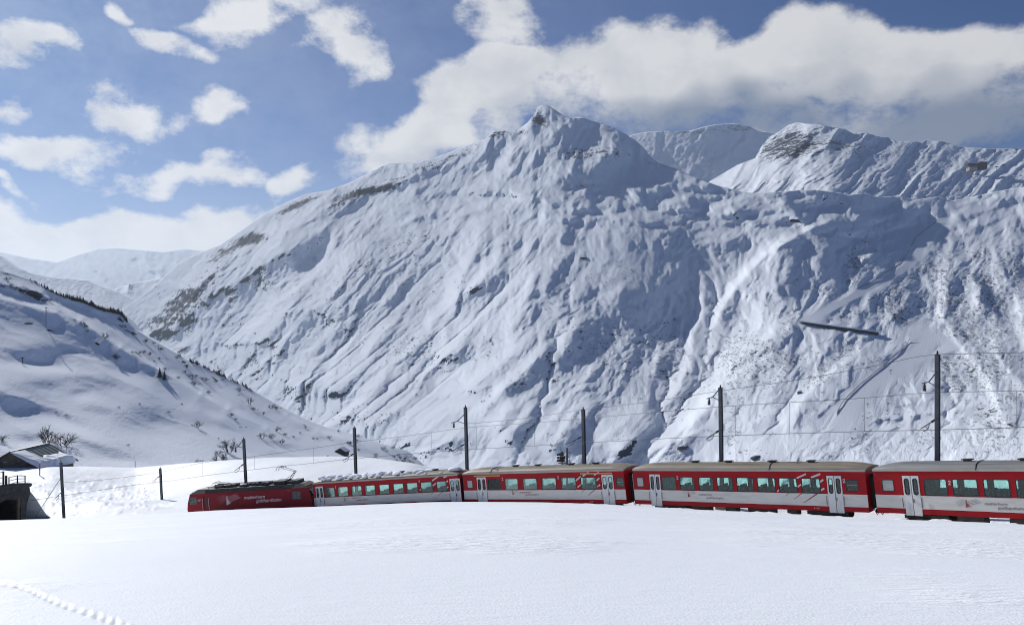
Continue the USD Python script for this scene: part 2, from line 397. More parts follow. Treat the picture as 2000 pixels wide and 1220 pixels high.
def carve(xx, yy, D, k, iters=14, m=0.45, dt=1.0, seed=5, talus=None):
    """running water and avalanches: drops in height that cut gullies down the fall line (stream power law, implicit in time)"""
    p = relief_to_points(xx, yy, D)
    X, Y, z = p[..., 0], p[..., 1], p[..., 2].copy()
    nr, nc = z.shape
    n = nr * nc
    idx = np.arange(n).reshape(nr, nc)
    offs = [(-1, -1), (-1, 0), (-1, 1), (0, -1), (0, 1), (1, -1), (1, 0), (1, 1)]
    pad = lambda a, v: np.pad(a, 1, constant_values=v)
    Xp, Yp = np.pad(X, 1, mode='edge'), np.pad(Y, 1, mode='edge')
    ip = pad(idx, 0)
    dist = [np.hypot(Xp[1 + a:1 + a + nr, 1 + b:1 + b + nc] - X, Yp[1 + a:1 + a + nr, 1 + b:1 + b + nc] - Y) + 1e-3 for a, b in offs]
    cell = (np.abs(np.gradient(X, axis=1)) * np.abs(np.gradient(Y, axis=0)) + 1.0).ravel()
    g = np.random.default_rng(seed)
    z0 = z.copy()
    fixed = np.zeros((nr, nc), bool)
    fixed[0] = True
    for it in range(iters):
        zp = pad(z, 1e9)
        best = np.full((nr, nc), -1e9)
        rec, rd = idx.copy(), np.ones((nr, nc))
        for (a, b), d in zip(offs, dist):
            s = (z - zp[1 + a:1 + a + nr, 1 + b:1 + b + nc]) / d
            s = np.where(s > 1e-6, 2.6 * np.log(np.maximum(s, 1e-6)) - np.log(-np.log(g.random((nr, nc)) * 0.999998 + 1e-6)), -1e9)   # the way down is drawn at random, the steeper the likelier
            mk = s > best
            best[mk] = s[mk]
            rec[mk] = ip[1 + a:1 + a + nr, 1 + b:1 + b + nc][mk]
            rd[mk] = d[mk]
        order = np.argsort(-z.ravel(), kind='stable').tolist()
        r = rec.ravel().tolist()
        A = cell.tolist()
        for i in order:
            j = r[i]
            if j != i:
                A[j] += A[i]
        f = (k * dt * np.array(A) ** m / rd.ravel())
        f[fixed.ravel()] = 0
        f = f.tolist()
        zl = z.ravel().tolist()
        for i in reversed(order):
            j = r[i]
            if j != i:
                zl[i] = (zl[i] + f[i] * zl[j]) / (1 + f[i])
        z = np.array(zl).reshape(nr, nc)
        z = 0.8 * z + 0.2 * gaussian_filter(z, 0.9)
    return z0 - z


def mountain_fields(step=2.2, nrow=430):
    xs = np.arange(-260, 2260, step)
    rows = np.linspace(-0.09, 1, nrow)
    sky_pts = [(-260, 780), (-100, 740), (100, 690), (200, 625), (245, 600), (300, 560), (350, 512), (400, 490), (430, 478), (470, 450), (520, 415), (560, 395), (600, 378), (640, 372), (680, 358), (720, 338), (745, 324), (762, 319), (812, 318), (835, 311), (850, 308), (900, 289), (950, 270), (962, 257), (985, 255), (1000, 262), (1012, 254), (1030, 240), (1040, 228),
               (1050, 210), (1060, 205), (1072, 207), (1085, 215), (1100, 226), (1118, 231), (1135, 229), (1160, 237), (1180, 243), (1200, 250), (1225, 264), (1240, 274), (1258, 289), (1268, 304), (1285, 318), (1320, 330), (1350, 343), (1400, 362), (1450, 375), (1475, 377), (1520, 375), (1560, 371), (1590, 370), (1630, 375), (1660, 380), (1690, 377), (1715, 385), (1760, 382), (1785, 391), (1830, 384), (1862, 392), (1900, 384), (1945, 374), (2000, 365), (2100, 352), (2260, 340)]
    sky = lambda x: lerp_table(sky_pts, x)
    foot = lambda x: np.full_like(x, 905.0)
    dsky = lambda x: gaussian_filter(lerp_table([(-260, 3300), (245, 3100), (430, 2850), (600, 2700), (800, 2520), (960, 2420), (1065, 2380), (1160, 2330), (1300, 2060), (1420, 1830), (1520, 1740), (1650, 1790), (1850, 1930), (2000, 2000), (2260, 2000)], x), 10)
    dfoot = lambda x: smooth_table([(-260, 2700), (245, 2350), (500, 1700), (700, 1300), (900, 1050), (1100, 930), (1250, 890), (1350, 860), (1500, 760), (1800, 660), (2000, 600), (2260, 560)], x)
    g = lambda t: np.where(t < 0, 0.42 * t, 0.42 * t + 0.58 * np.maximum(t, 0) ** 2)
    xx, yy, D, t = build_surface(xs, rows, sky, foot, dsky, dfoot, g)
    # the big buttresses under the peak and round the bowl
    R = np.zeros_like(xx)
    for pts, wl, wr, a in RIBS:
        R += stroke_field(xx, yy, pts, wl * 1.15, wr * 1.15, a * 2.3)
    for pts, w, reach, a in STEPS:
        R += step_field(xx, yy, pts, w, a * 2.0, reach)
    for x, y, rx, ry, a, kx, ky in TILTS:
        R += tilt_field(xx, yy, x, y, rx, ry, a * 2.1, kx, ky)
    # ribs and runnels that follow the fall line
    c = fall_coordinate(xx, yy)
    wn = np.stack([xx / 90, yy / 90, 0 * xx], -1)
    wx = (meshkit.fbm(wn, 4, 3) - 0.5) * 95
    wy = (meshkit.fbm(wn + 31, 4, 7) - 0.5) * 130
    ca, al = c + wx, yy + wy
    rib = ridged(np.stack([ca / 76, al / 150, 0 * xx], -1), 3, 11, .5)
    rib2 = ridged(np.stack([(ca + 0.5 * wx) / 31, al / 52, 0 * xx + 5], -1), 3, 23, .5)
    fine = meshkit.fbm(np.stack([ca / 11, al / 17, 0 * xx + 9], -1), 4, 31)
    bump = meshkit.fbm(np.stack([(xx + 0.4 * wx) / 60, (yy + .3 * wy) / 24, 0 * xx + 2], -1), 4, 41)
    # where the slope is ribbed, where it is rounded
    bench = np.clip(blob(xx, yy, 1250, 400, 240, 50) + blob(xx, yy, 1600, 420, 260, 60) + blob(xx, yy, 1900, 380, 200, 60) + 0.8 * blob(xx, yy, 900, 400, 160, 40, -.4), 0, 1)
    calm = np.clip(0.8 * blob(xx, yy, 1240, 520, 120, 70) + 0.6 * blob(xx, yy, 600, 470, 60, 40) + 0.85 * blob(xx, yy, 1480, 860, 200, 50) + .7 * blob(xx, yy, 850, 800, 160, 40) + .7 * blob(xx, yy, 1120, 860, 160, 40) + .6 * blob(xx, yy, 1860, 440, 120, 50), 0, 1)
    lowfade = 1 - 0.6 * np.clip((yy - 800) / 90, 0, 1)
    R += (1 - bench) * (1 - .6 * calm) * lowfade * 20 * (rib - 0.35)
    R += (1 - .75 * bench) * (1 - .85 * calm) * 10.0 * (rib2 - 0.35)
    R += bench * 84 * (bump - 0.5)
    R += (1 - .5 * calm) * 18 * (meshkit.fbm(np.stack([(ca) / 40, al / 40, 0 * xx + 3], -1), 3, 43) - .5)
    R = gaussian_filter(R, (1.5, 1.2))
    R += (1 - .7 * calm) * 5.5 * (meshkit.fbm(np.stack([(xx + .3 * wx) / 5.5, (yy + .3 * wy) / 7, 0 * xx + 6], -1), 3, 83) - .5)
    R += (1 - .8 * calm) * (7 - 3 * bench) * (fine - 0.5)
    # gullies cut along the fall line, on a grid of every second point
    Dc = D - gaussian_filter(R, 1.0) * D / F
    cut = carve(xx[::2, ::2], yy[::2, ::2], Dc[::2, ::2], EROSION[0], EROSION[1])
    cut = map_coordinates(cut, np.stack(np.meshgrid(np.arange(xx.shape[0]) / 2, np.arange(xx.shape[1]) / 2, indexing='ij')), order=1, mode='nearest')
    broad = gaussian_filter(cut, 28)
    R -= (cut - broad) * F / D * EROSION[2] * (1 - .6 * calm) * (1 - .5 * bench) * lowfade ** 1.6 * np.where(xx > 1400, .75, 1.0)
    rough = np.clip(sum((.5 if x < 480 else .74 if x < 560 else .84 if x < 1500 else .68) * s * blob(xx, yy, x, y, rx * 1.1, ry * 1.1, r) for x, y, rx, ry, r, s in ROCK), 0, 1.0)
    rough = np.where((xx > 560) & (yy > 440), np.minimum(rough, 0.40), rough)
    rough = np.maximum(rough, 0.30 * np.clip(3 * (meshkit.fbm(np.stack([xx / 45, yy / 45, 0 * xx], -1), 3, 313) - .38), 0, 1) * np.clip((yy - 330) / 60, 0, 1))
    R += np.maximum(rough - .2, 0) * 18.0 * (ridged(np.stack([xx / 8, yy / 8, 0 * xx], -1), 3, 77) - 0.4)
    # groomed runs lie smooth in the slope
    piste = np.zeros_like(xx)
    for pl, w in (([(1850, 420), (1805, 470), (1792, 500), (1760, 530), (1700, 560), (1650, 588), (1600, 613), (1568, 630)], 13), ([(1810, 660), (1800, 690), (1745, 722), (1705, 750), (1668, 785), (1650, 820)], 24), ([(1780, 650), (1830, 655), (1865, 678), (1830, 692)], 9)):
        q = stroke_field(xx, yy, pl, w, w, 1.0, 0)
        piste = np.maximum(piste, np.clip(q * 1.9 - 0.35, 0, 1))
    Rs = gaussian_filter(R, (16, 18))
    R = R * (1 - piste) + (Rs + 1.5) * piste
    # the summit line itself stays where it is
    edge = np.clip((1 - t) / 0.025, 0, 1)
    scale = 1.0 * D / F
    Dn = D - R * scale
    return xs, xx, yy, Dn, t, rough * (1 - piste), piste


def hill_fields(step=2.2, nrow=250):
    xs = np.arange(-320, 880, step)
    rows = np.linspace(0, 1, nrow)
    sky_pts = [(-320, 420), (-100, 500), (-40, 516), (0, 527), (60, 545), (115, 575), (160, 588), (200, 604), (235, 612), (250, 628), (262, 642), (300, 664), (345, 690), (360, 700), (400, 716), (440, 736), (480, 754), (520, 778), (560, 800), (600, 820), (640, 835), (670, 842), (700, 850), (740, 864), (770, 873), (795, 880), (812, 895), (835, 915), (880, 945)]
    sky = lambda x: lerp_table(sky_pts, x)
    foot = lambda x: np.maximum(990.0 + 0 * x, 990.0)
    dsky = lambda x: smooth_table([(-320, 430), (0, 500), (300, 560), (600, 620), (880, 640)], x)
    dfoot = lambda x: smooth_table([(-320, 190), (0, 205), (400, 230), (700, 330), (880, 520)], x)
    g = lambda t: 0.75 * t + 0.25 * t * t
    xx, yy, D, t = build_surface(xs, rows, sky, foot, dsky, dfoot, g)
    R = np.zeros_like(xx)
    down = lambda pts, a, b, h: stroke_field(xx, yy, pts[::-1], a, b, h, 0.12)
    # wind-packed terraces: lit treads, shaded faces
    for pts, wa, wb, h in [
            ([(-60, 548), (0, 553), (39, 561), (79, 574), (110, 598), (157, 627), (205, 658), (236, 679), (315, 724), (393, 771), (446, 800), (520, 838), (600, 862), (650, 872)], 8, 40, 22),
            ([(-60, 575), (0, 582), (47, 595), (89, 606), (110, 611), (131, 627), (160, 650)], 6, 26, 9),
            ([(262, 700), (300, 716), (340, 738)], 6, 20, 5), ([(120, 690), (190, 705), (240, 722)], 6, 30, 5),
            ([(500, 790), (560, 812), (620, 842), (690, 862), (740, 885)], 6, 26, 9), ([(420, 750), (470, 782), (520, 806), (560, 830)], 6, 18, 6),
            ([(640, 845), (700, 856), (760, 876), (800, 890)], 5, 18, 6), ([(160, 600), (205, 636), (250, 668), (300, 700)], 5, 14, 5)]:
        R += stroke_field(xx, yy, pts, wb, wa, h * 3.2, 0.35)
    for x, y, rx, ry, a, kx, ky, rot in [
            (80, 690, 62, 26, 17, .5, 1.0, 0.1), (30, 790, 80, 50, 30, .6, 1.0, .25), (100, 750, 60, 16, 8, .4, 1, .1), (150, 765, 26, 12, 6, .4, 1, 0), (285, 815, 62, 40, 24, .5, 1, .35), (205, 880, 90, 26, 17, .4, 1, .25), (190, 800, 30, 14, 6, .4, 1, .3), (300, 620, 60, 24, 10, .5, 1, .6), (150, 590, 90, 20, 12, .5, 1, .45),
            (50, 572, 70, 14, 12, .3, 1, .25), (370, 730, 80, 18, 9, .5, 1, .5), (430, 830, 60, 14, 9, .4, 1, .4), (470, 870, 60, 16, 6, .3, 1, .3), (560, 870, 60, 10, 6, .3, 1, .2), (630, 855, 30, 8, 4, .3, 1, .2), (710, 880, 50, 10, 7, .3, 1, .3), (60, 850, 40, 20, 9, .5, 1, 0), (790, 895, 16, 12, 5, .8, .4, 0), (600, 838, 30, 9, 5, .4, 1, .4), (520, 800, 30, 10, 5, .4, 1, .5),
            (230, 730, 120, 22, -14, .2, 1, .3), (330, 790, 60, 20, -10, .2, 1, .5), (90, 720, 80, 12, -9, .2, 1, .1), (150, 840, 60, 12, -9, .2, 1, .4), (60, 870, 26, 10, -8, .2, 1, .1), (240, 905, 40, 10, -7, .1, 1, .1)]:
        c, s = math.cos(rot), math.sin(rot)
        e = blob(xx, yy, x, y, rx, ry, rot)
        b = (-(xx - x) * s + (yy - y) * c) / ry
        aa = ((xx - x) * c + (yy - y) * s) / rx
        R += -a * 2.7 * (ky * b + kx * aa) * e
    wn = np.stack([xx / 110, yy / 60, 0 * xx], -1)
    wx, wy = (meshkit.fbm(wn, 4, 53) - .5) * 60, (meshkit.fbm(wn + 9, 4, 57) - .5) * 40
    cc = yy - 0.45 * xx + wy                      # drifts run down to the right
    R += 18 * (ridged(np.stack([cc / 60, (xx + wx) / 260, 0 * xx], -1), 3, 61) - .4)
    R += 7 * (meshkit.fbm(np.stack([cc / 14, (xx + wx) / 60, 0 * xx + 4], -1), 4, 67) - .5)
    fine = meshkit.fbm(np.stack([xx / 7, yy / 5, 0 * xx], -1), 3, 71)
    R += 2.2 * (fine - .5)
    rough = np.clip(sum(s * blob(xx, yy, x, y, rx, ry, r) for x, y, rx, ry, r, s in [
        (15, 535, 20, 8, 0, .5), (40, 565, 50, 9, .2, .42), (70, 580, 36, 12, .4, .5), (125, 575, 26, 6, .5, .6), (235, 622, 12, 10, .5, .6), (255, 645, 16, 14, .6, .5), (165, 634, 14, 7, .6, .7), (55, 632, 12, 3, 0, .9), (100, 645, 14, 3, .2, .8), (190, 671, 9, 4, .6, .8), (300, 660, 10, 7, 0, .6), (358, 707, 8, 4, .3, .8), (290, 700, 26, 10, .6, .42), (470, 780, 40, 16, .6, .42), (540, 838, 14, 6, .6, .6), (800, 888, 18, 9, .6, .5), (595, 830, 12, 6, .5, .55), (690, 905, 30, 5, .3, .6), (775, 893, 16, 8, 0, .4), (420, 742, 12, 8, .6, .5)]), 0, 1)
    edge = np.clip((1 - t) / 0.03, 0, 1)
    return xs, xx, yy, D - R * D / F * 1.0, t, rough


def ridge_fields(sky_pts, foot_pts, d_sky, d_foot, seed, step=3.0, nrow=120, ribw=26, amp=12, slant=.7, fine=3.0):
    x0, x1 = sky_pts[0][0], sky_pts[-1][0]
    xs = np.arange(x0, x1 + step, step)
    rows = np.linspace(0, 1, nrow)
    sky = lambda x: lerp_table(sky_pts, x)
    foot = lambda x: lerp_table(foot_pts, x)
    xx, yy, D, t = build_surface(xs, rows, sky, foot, lambda x: lerp_table(d_sky, x), lambda x: lerp_table(d_foot, x), lambda t: .6 * t + .4 * t * t)
    wn = np.stack([xx / 60, yy / 60, 0 * xx + seed], -1)
    w = (meshkit.fbm(wn, 4, seed) - .5) * ribw * 1.2
    c = xx + slant * yy + w
    R = amp * (ridged(np.stack([c / ribw, (yy + w) / (ribw * 3.2), 0 * xx], -1), 5, seed + 1) - .35)
    R += fine * (meshkit.fbm(np.stack([xx / 6, yy / 6, 0 * xx], -1), 3, seed + 9) - .5)
    edge = np.clip((1 - t) / .05, 0, 1)
    return xs, xx, yy, D - R * D / F, t

# ------------------------------------------------------------ materials of the setting
def simple(name, color, rough=0.6, **kw):
    return usdkit.material(stage, '/World/Looks/' + name, {'p': ('principled_bsdf', {'base_color': color, 'roughness': rough, **kw})}, [], surface='p.BSDF')


def worn(name, color, color2, scale=3.0, rough=0.6, lo=0.35, hi=0.7, detail=6.0, stretch=(1, 1, 1), bump=0.0, **kw):
    """paint or metal with dirt: two tones mixed by noise in the object's own space"""
    n = {'tc': ('texture_coordinate', {}), 'm': ('mapping', {'scale': stretch}), 'n': ('noise_texture', {'scale': scale, 'detail': detail, 'roughness': 0.62}),
         'r': ('rgb_ramp', {'ramp': [(0, color), (lo, color), (hi, color2), (1, color2)]}), 'p': ('principled_bsdf', {'roughness': rough, **kw})}
    l = [('tc.object', 'm.vector'), ('m.vector', 'n.vector'), ('n.fac', 'r.fac'), ('r.color', 'p.base_color')]
    if bump:
        n['b'] = ('bump', {'strength': 1.0, 'distance': bump})
        l += [('n.fac', 'b.height'), ('b.normal', 'p.normal')]
    return usdkit.material(stage, '/World/Looks/' + name, n, l, surface='p.BSDF')


def snow_rock(name, scale, thr=(0.80, 0.88), rock=(0.024, 0.031, 0.048), rock2=(0.055, 0.068, 0.095), snow=(0.79, 0.83, 0.88), steep=0.4, bump=2.0, tint=None):
    n = {'g': ('geometry', {}), 'a': ('attribute', {'attribute': 'rock'}),
         'n': ('noise_texture', {'scale': scale, 'detail': 4.0, 'roughness': 0.74, 'lacunarity': 2.3}),
         'nl': ('noise_texture', {'scale': scale * 0.28, 'detail': 3.0, 'roughness': 0.7}), 'nm': ('mix_float', {'fac': 0.48}),
         'n2': ('noise_texture', {'scale': scale * 5, 'detail': 1.0, 'roughness': 0.6}),
         'sx': ('separate_xyz', {}),
         'st': ('math', {'math_type': 'multiply_add', 'value2': -steep, 'value3': steep * 0.62}),
         'st2': ('math', {'math_type': 'maximum', 'value2': 0.0}),
         'ra': ('math', {'math_type': 'multiply_add', 'value2': 0.5, 'value3': 0.0}),
         's1': ('math', {'math_type': 'add'}), 's2': ('math', {'math_type': 'add'}),
         'f': ('map_range', {'range_type': 'smoothstep', 'from_min': thr[0], 'from_max': thr[1], 'to_min': 0.0, 'to_max': 1.0, 'clamp': True}),
         'rc': ('rgb_ramp', {'ramp': [(0.3, rock), (0.7, rock2)]}),
         'mx': ('mix_color', {'blend_type': 'mix', 'a': snow}),
         'b': ('bump', {'strength': 0.7, 'distance': bump}),
         'p': ('principled_bsdf', {'roughness': 0.9, 'specular_ior_level': 0.03})}
    l = [('g.position', 'n.vector'), ('g.position', 'n2.vector'), ('g.normal', 'sx.vector'), ('sx.z', 'st.value1'), ('st.value', 'st2.value1'),
         ('a.fac', 'ra.value1'), ('ra.value', 's1.value1'), ('st2.value', 's1.value2'), ('s1.value', 's2.value1'), ('n.fac', 'nm.a'), ('nl.fac', 'nm.b'), ('g.position', 'nl.vector'), ('nm.result', 's2.value2'), ('s2.value', 'f.value'),
         ('n2.fac', 'rc.fac'), ('f.result', 'mx.fac'), ('rc.color', 'mx.b'), ('mx.result', 'p.base_color'),
         ('n2.fac', 'b.height'), ('b.normal', 'p.normal')]
    return usdkit.material(stage, '/World/Looks/' + name, n, l, surface='p.BSDF')


MOUNTAIN_LOOK = snow_rock('mountain_snow', 0.16, bump=2.2, thr=(0.765, 0.80))
CREST_LOOK = snow_rock('crest_snow', 0.09, bump=4.0, thr=(0.76, 0.80))
HILL_LOOK = snow_rock('hill_snow', 0.22, bump=0.35, thr=(0.75, 0.80), steep=0.25)
FAR_LOOK = snow_rock('far_snow', 0.012, thr=(0.86, 0.95), bump=6.0)


def near_snow():
    n = {'g': ('geometry', {}),
         'm1': ('mapping', {'scale': (0.75, 1.5, 1.0), 'rotation': (0, 0, 0.3)}),
         'n1': ('noise_texture', {'scale': 4.2, 'detail': 3.0, 'roughness': 0.6, 'distortion': 0.3}),      # sastrugi
         'n2': ('noise_texture', {'scale': 45.0, 'detail': 1.0, 'roughness': 0.7}),      # grain
         'n3': ('noise_texture', {'scale': 0.16, 'detail': 3.0}),
         'sc': ('rgb_ramp', {'ramp': [(0.3, (0.785, 0.81, 0.845)), (0.7, (0.83, 0.85, 0.875))]}),
         'h': ('math', {'math_type': 'multiply_add', 'value2': 0.05}), 'msk': ('map_range', {'range_type': 'smoothstep', 'from_min': 0.44, 'from_max': 0.60, 'to_min': 0.10, 'to_max': 1.0, 'clamp': True}),
         'h1': ('math', {'math_type': 'multiply'}),
         'b': ('bump', {'strength': 1.0, 'distance': 0.09}),
         'p': ('principled_bsdf', {'roughness': 0.6, 'specular_ior_level': 0.12, 'subsurface_weight': 0.0})}
    l = [('g.position', 'm1.vector'), ('m1.vector', 'n1.vector'), ('g.position', 'n2.vector'), ('g.position', 'n3.vector'), ('n3.fac', 'sc.fac'), ('n3.fac', 'msk.value'),
         ('n1.fac', 'h1.value1'), ('msk.result', 'h1.value2'), ('n2.fac', 'h.value1'), ('h1.value', 'h.value3'), ('h.value', 'b.height'), ('b.normal', 'p.normal'), ('sc.color', 'p.base_color')]
    return usdkit.material(stage, '/World/Looks/near_snow', n, l, surface='p.BSDF')


NEAR_LOOK = near_snow()

# ------------------------------------------------------------ the railway line: (x, depth, height of the rails)
JOINTS = [(43.0, 18.0, -7.2), (34.8, 37.4, -9.25), (23.8, 52.5, -11.62), (9.83, 65.08, -13.54), (-4.57, 77.2, -15.85), (-21.2, 86.0, -18.25), (-36.0, 88.6, -19.55), (-46.0, 88.9, -20.3), (-56.0, 87.2, -21.0), (-66.0, 83.5, -21.8)]
JOINTS = [(x + 0.0094 * y, y, z) for x, y, z in JOINTS]
_j = np.array(JOINTS)
_s = np.concatenate([[0], np.cumsum(np.hypot(np.diff(_j[:, 0]), np.diff(_j[:, 1])))])
TRACK_LEN = _s[-1]
_tx, _ty, _tz = (PchipInterpolator(_s, gaussian_filter(_j[:, k], 0.0)) for k in range(3))


def track(s):
    return np.array([_tx(s), _ty(s), _tz(s)])


_ts = np.linspace(0, TRACK_LEN, 800)
_tp = np.stack([_tx(_ts), _ty(_ts), _tz(_ts)], -1)
_tu = _tp[:, 0] / _tp[:, 1]


def track_at_column(x):
    """depth and rail height of the line where the photograph's column x crosses it"""
    u = (np.asarray(x, float) - 1000.0) / F
    o = np.argsort(_tu)
    return np.interp(u, _tu[o], _tp[o, 1]), np.interp(u, _tu[o], _tp[o, 2])


# ------------------------------------------------------------ near ground: one sheet from the camera's feet over the track to the edge of the plateau
def build_near_ground():
    xs = np.concatenate([np.arange(-420, -40, 8.0), np.arange(-40, 2040, 2.3), np.arange(2040, 2420, 8.0)])
    dt, zt = track_at_column(xs)
    k = 30
    dt, zt = gaussian_filter(dt, k), gaussian_filter(zt, k)
    dt0, zt0 = track_at_column(xs)
    yc = smooth_table([(-420, 1024), (-40, 1017), (0, 1015.5), (100, 1012), (200, 1008), (300, 1003), (360, 999.5), (480, 993.5), (620, 988.8), (760, 983.5), (870, 979.8), (960, 979.2), (1050, 980), (1150, 983.2), (1240, 987.5), (1360, 994.5), (1500, 1001), (1600, 1006), (1700, 1011), (1800, 1015.5), (1900, 1019), (2000, 1024), (2420, 1050)], xs)
    gap = lerp_table([(-420, 16), (0, 15), (200, 13), (360, 9), (620, 7), (900, 5.0), (1200, 4.1), (1500, 3.4), (2000, 3.0), (2420, 3)], xs)
    dc = dt0 - gap
    zc = -(yc - YH) / F * dc
    # edge of the plateau beyond the line
    dk = smooth_table([(-420, 150), (0, 148), (90, 148), (160, 152), (260, 155), (330, 146), (420, 135), (560, 128), (700, 122), (830, 112), (950, 118), (2420, 110)], xs)
    yk = smooth_table([(-420, 918), (0, 915.5), (120, 915), (200, 917), (260, 918), (300, 915.5), (345, 910.5), (400, 906), (470, 901.5), (560, 897.5), (640, 896.5), (700, 898), (760, 904), (800, 910), (830, 917), (880, 930), (1000, 960), (1500, 985), (2420, 1060)], xs)
    zk = -(yk - YH) / F * dk
    rows_d, rows_z = [], []
    nd = [np.full_like(xs, 1.4), np.full_like(xs, 4.6), dc * 0.30, dc * 0.62, dc, np.minimum(dc + 0.45 * gap, dt0 - 2.5), dt0 - 1.6, dt0 + 1.7, dt0 + 3.6, dt0 + 0.45 * (dk - dt0), dk - 14, dk, dk + 18, dk + 80, dk + 200]
    fall = lambda d: -1.62 - (-(zc) - 1.62) * (d - 4.6) / (dc - 4.6)
    ray_ = lambda d: zc / dc * d
    # stays under the line of sight to its own crest, close below it near the crest
    z62 = np.minimum(fall(nd[3]), ray_(nd[3]) - 0.32)
    z30 = np.minimum(fall(nd[2]), ray_(nd[2]) - 0.35)
    zmid = zt0 + 0.45 * ((zk) - zt0) - 0.6
    nz = [np.full_like(xs, -1.25), np.full_like(xs, -1.66), z30, z62, zc, zc + 0.35 * (zt0 - 0.32 - zc), zt0 - 0.32, zt0 - 0.32, zt0 + 0.12, zmid, zk - 0.45, zk, zk - 2.6, zk - 24, zk - 70]
    for i in (5, 6):
        nz[i] = np.minimum(nz[i], zc - 0.12)
    d = np.array(nd)
    z = np.array(nz)
    d = np.maximum.accumulate(d + np.arange(len(d))[:, None] * 1e-3, axis=0)
    q = np.concatenate([np.geomspace(0.0015, 1, 230)])                    # dense near the camera
    out_d = []
    out_z = []
    # row positions: inside every interval, a fixed number of rows
    counts = [14, 70, 40, 40, 14, 10, 12, 8, 24, 12, 12, 8, 8, 6]
    pos = []
    for i, c in enumerate(counts):
        f = np.linspace(0, 1, c, endpoint=False)
        pos += [(i, a) for a in f]
    pos.append((len(counts) - 1, 1.0))
    I = np.array([p[0] for p in pos])
    A = np.array([p[1] for p in pos])
    D = d[I] * (1 - A[:, None]) + d[I + 1] * A[:, None]
    nearrows = I == 1
    D[nearrows] = d[1] * (d[2] / d[1]) ** A[nearrows][:, None]
    Z = np.empty_like(D)
    for c in range(len(xs)):
        Z[:, c] = PchipInterpolator(d[:, c], z[:, c])(D[:, c])
    sight = (zc / dc)[None] * D - 0.015 - 0.5 * np.clip((dc[None] - D) / dc[None], 0, 1)
    Z = np.where(D < dc[None] * 0.999, np.minimum(Z, sight), Z)
    X = (xs[None] - 1000.0) / F * D
    rel = (D - dt0[None])
    off = np.abs(rel)
    near = D < dc[None] * 0.985
    wob = (meshkit.fbm(np.stack([X / 7, D / 7, 0 * X], -1), 4, 5) - 0.5)
    amp = np.where(near, np.clip(D / 120, .04, .09) * np.clip((dc[None] - D) / 8, .25, 1), 0.06) * np.clip(off / 5, 0, 1)
    Z += wob * amp * np.where(D > dt0[None] + 4, 4.0, 1.0)
    # broken edge of the bank above the line
    edge = np.exp(-((D - dc[None]) / 1.2) ** 2)
    lump = np.clip(meshkit.fbm(np.stack([X / 0.9, D / 0.9, 0 * X], -1), 3, 91) - 0.52, 0, 1)
    Z += edge * lump * np.clip((X - 2) / 12, 0, 1) * 0.42
    # beyond the line on the left: the bank that comes down to the rails, with rows of small clods
    left = np.clip((340 - xs) / 60, 0, 1)[None] * np.clip((rel - 3) / 6, 0, 1) * np.clip((dk[None] - D) / 20, 0, 1)
    Z += left * 0.9 * (ridged(np.stack([(X + D * 0.9) / 26, (D - X * 0.1) / 7, 0 * X], -1), 4, 17) - .45)
    Z += left * 0.35 * np.clip(meshkit.fbm(np.stack([X / 1.3, D / 1.0, 0 * X], -1), 3, 19) - 0.55, 0, 1) * 3
    # a line of footprints at the lower left
    foot = np.array([(-30, 1131), (0, 1136), (18, 1140), (38, 1145), (62, 1153), (88, 1166), (112, 1176), (140, 1187), (170, 1196), (205, 1208), (240, 1221), (280, 1238)], float)
    ximg, yimg = np.broadcast_to(xs[None], D.shape), YH - Z / D * F
    fz = np.full(D.shape, 0.0)
    sel = (ximg < 330) & (yimg > 1110)
    if sel.any():
        px, py = ximg[sel], yimg[sel]
        best = np.full(px.shape, 1e9)
        along = np.zeros(px.shape)
        cum = 0
        for k in range(len(foot) - 1):
            a, b = foot[k], foot[k + 1]
            v = b - a
            L = np.hypot(*v)
            t = np.clip(((px - a[0]) * v[0] + (py - a[1]) * v[1]) / L ** 2, 0, 1)
            dd = np.hypot(px - a[0] - t * v[0], (py - a[1] - t * v[1]) * 1.5)
            m = dd < best
            best[m] = dd[m]
            along[m] = cum + t[m] * L
            cum += L
        dig = np.exp(-(best / 3.8) ** 2) * (0.8 + 0.2 * np.sin(along / 5.2)) + 0.5 * np.exp(-(best / 3.0) ** 2)
        rim = np.exp(-((best - 9) / 5) ** 2)
        fz[sel] = -0.022 * dig + 0.004 * rim * (0.4 + meshkit.noise(np.stack([px / 9, py / 5, 0 * px], -1), 2))
    Z += fz
    pts = np.stack([X, D, Z], -1)
    return xs, pts, dict(dc=dc, zc=zc, dt=dt0, zt=zt0, dk=dk, zk=zk)


near_xs, near_pts, near_info = build_near_ground()
snow_field = terrain_mesh('snow_field', near_pts, NEAR_LOOK, label='smooth bright snow field sloping down to the railway line')


def ground_z(x, y):
    """height of the near ground under a point"""
    u = x / y * F + 1000.0
    c = int(np.clip(np.searchsorted(near_xs, u), 1, len(near_xs) - 1))
    col = near_pts[:, c]
    return float(np.interp(y, col[:, 1], col[:, 2]))


# ------------------------------------------------------------ hill, mountain, ridges, valley
hx = hill_fields()
hill_pts = relief_to_points(hx[1], hx[2], hx[3])
terrain_mesh('hill', with_back(hill_pts, ((15, -3), (60, -30), (160, -100))), HILL_LOOK, {'rock': hx[5]}, 'wind-packed snowy hillside on the left, with terraces and dark shrubs')
mx = mountain_fields()
mountain_pts = relief_to_points(mx[1], mx[2], mx[3])
terrain_mesh('mountain', with_back(mountain_pts), MOUNTAIN_LOOK, {'rock': mx[5]}, 'snow covered mountain with a pointed summit filling the picture')


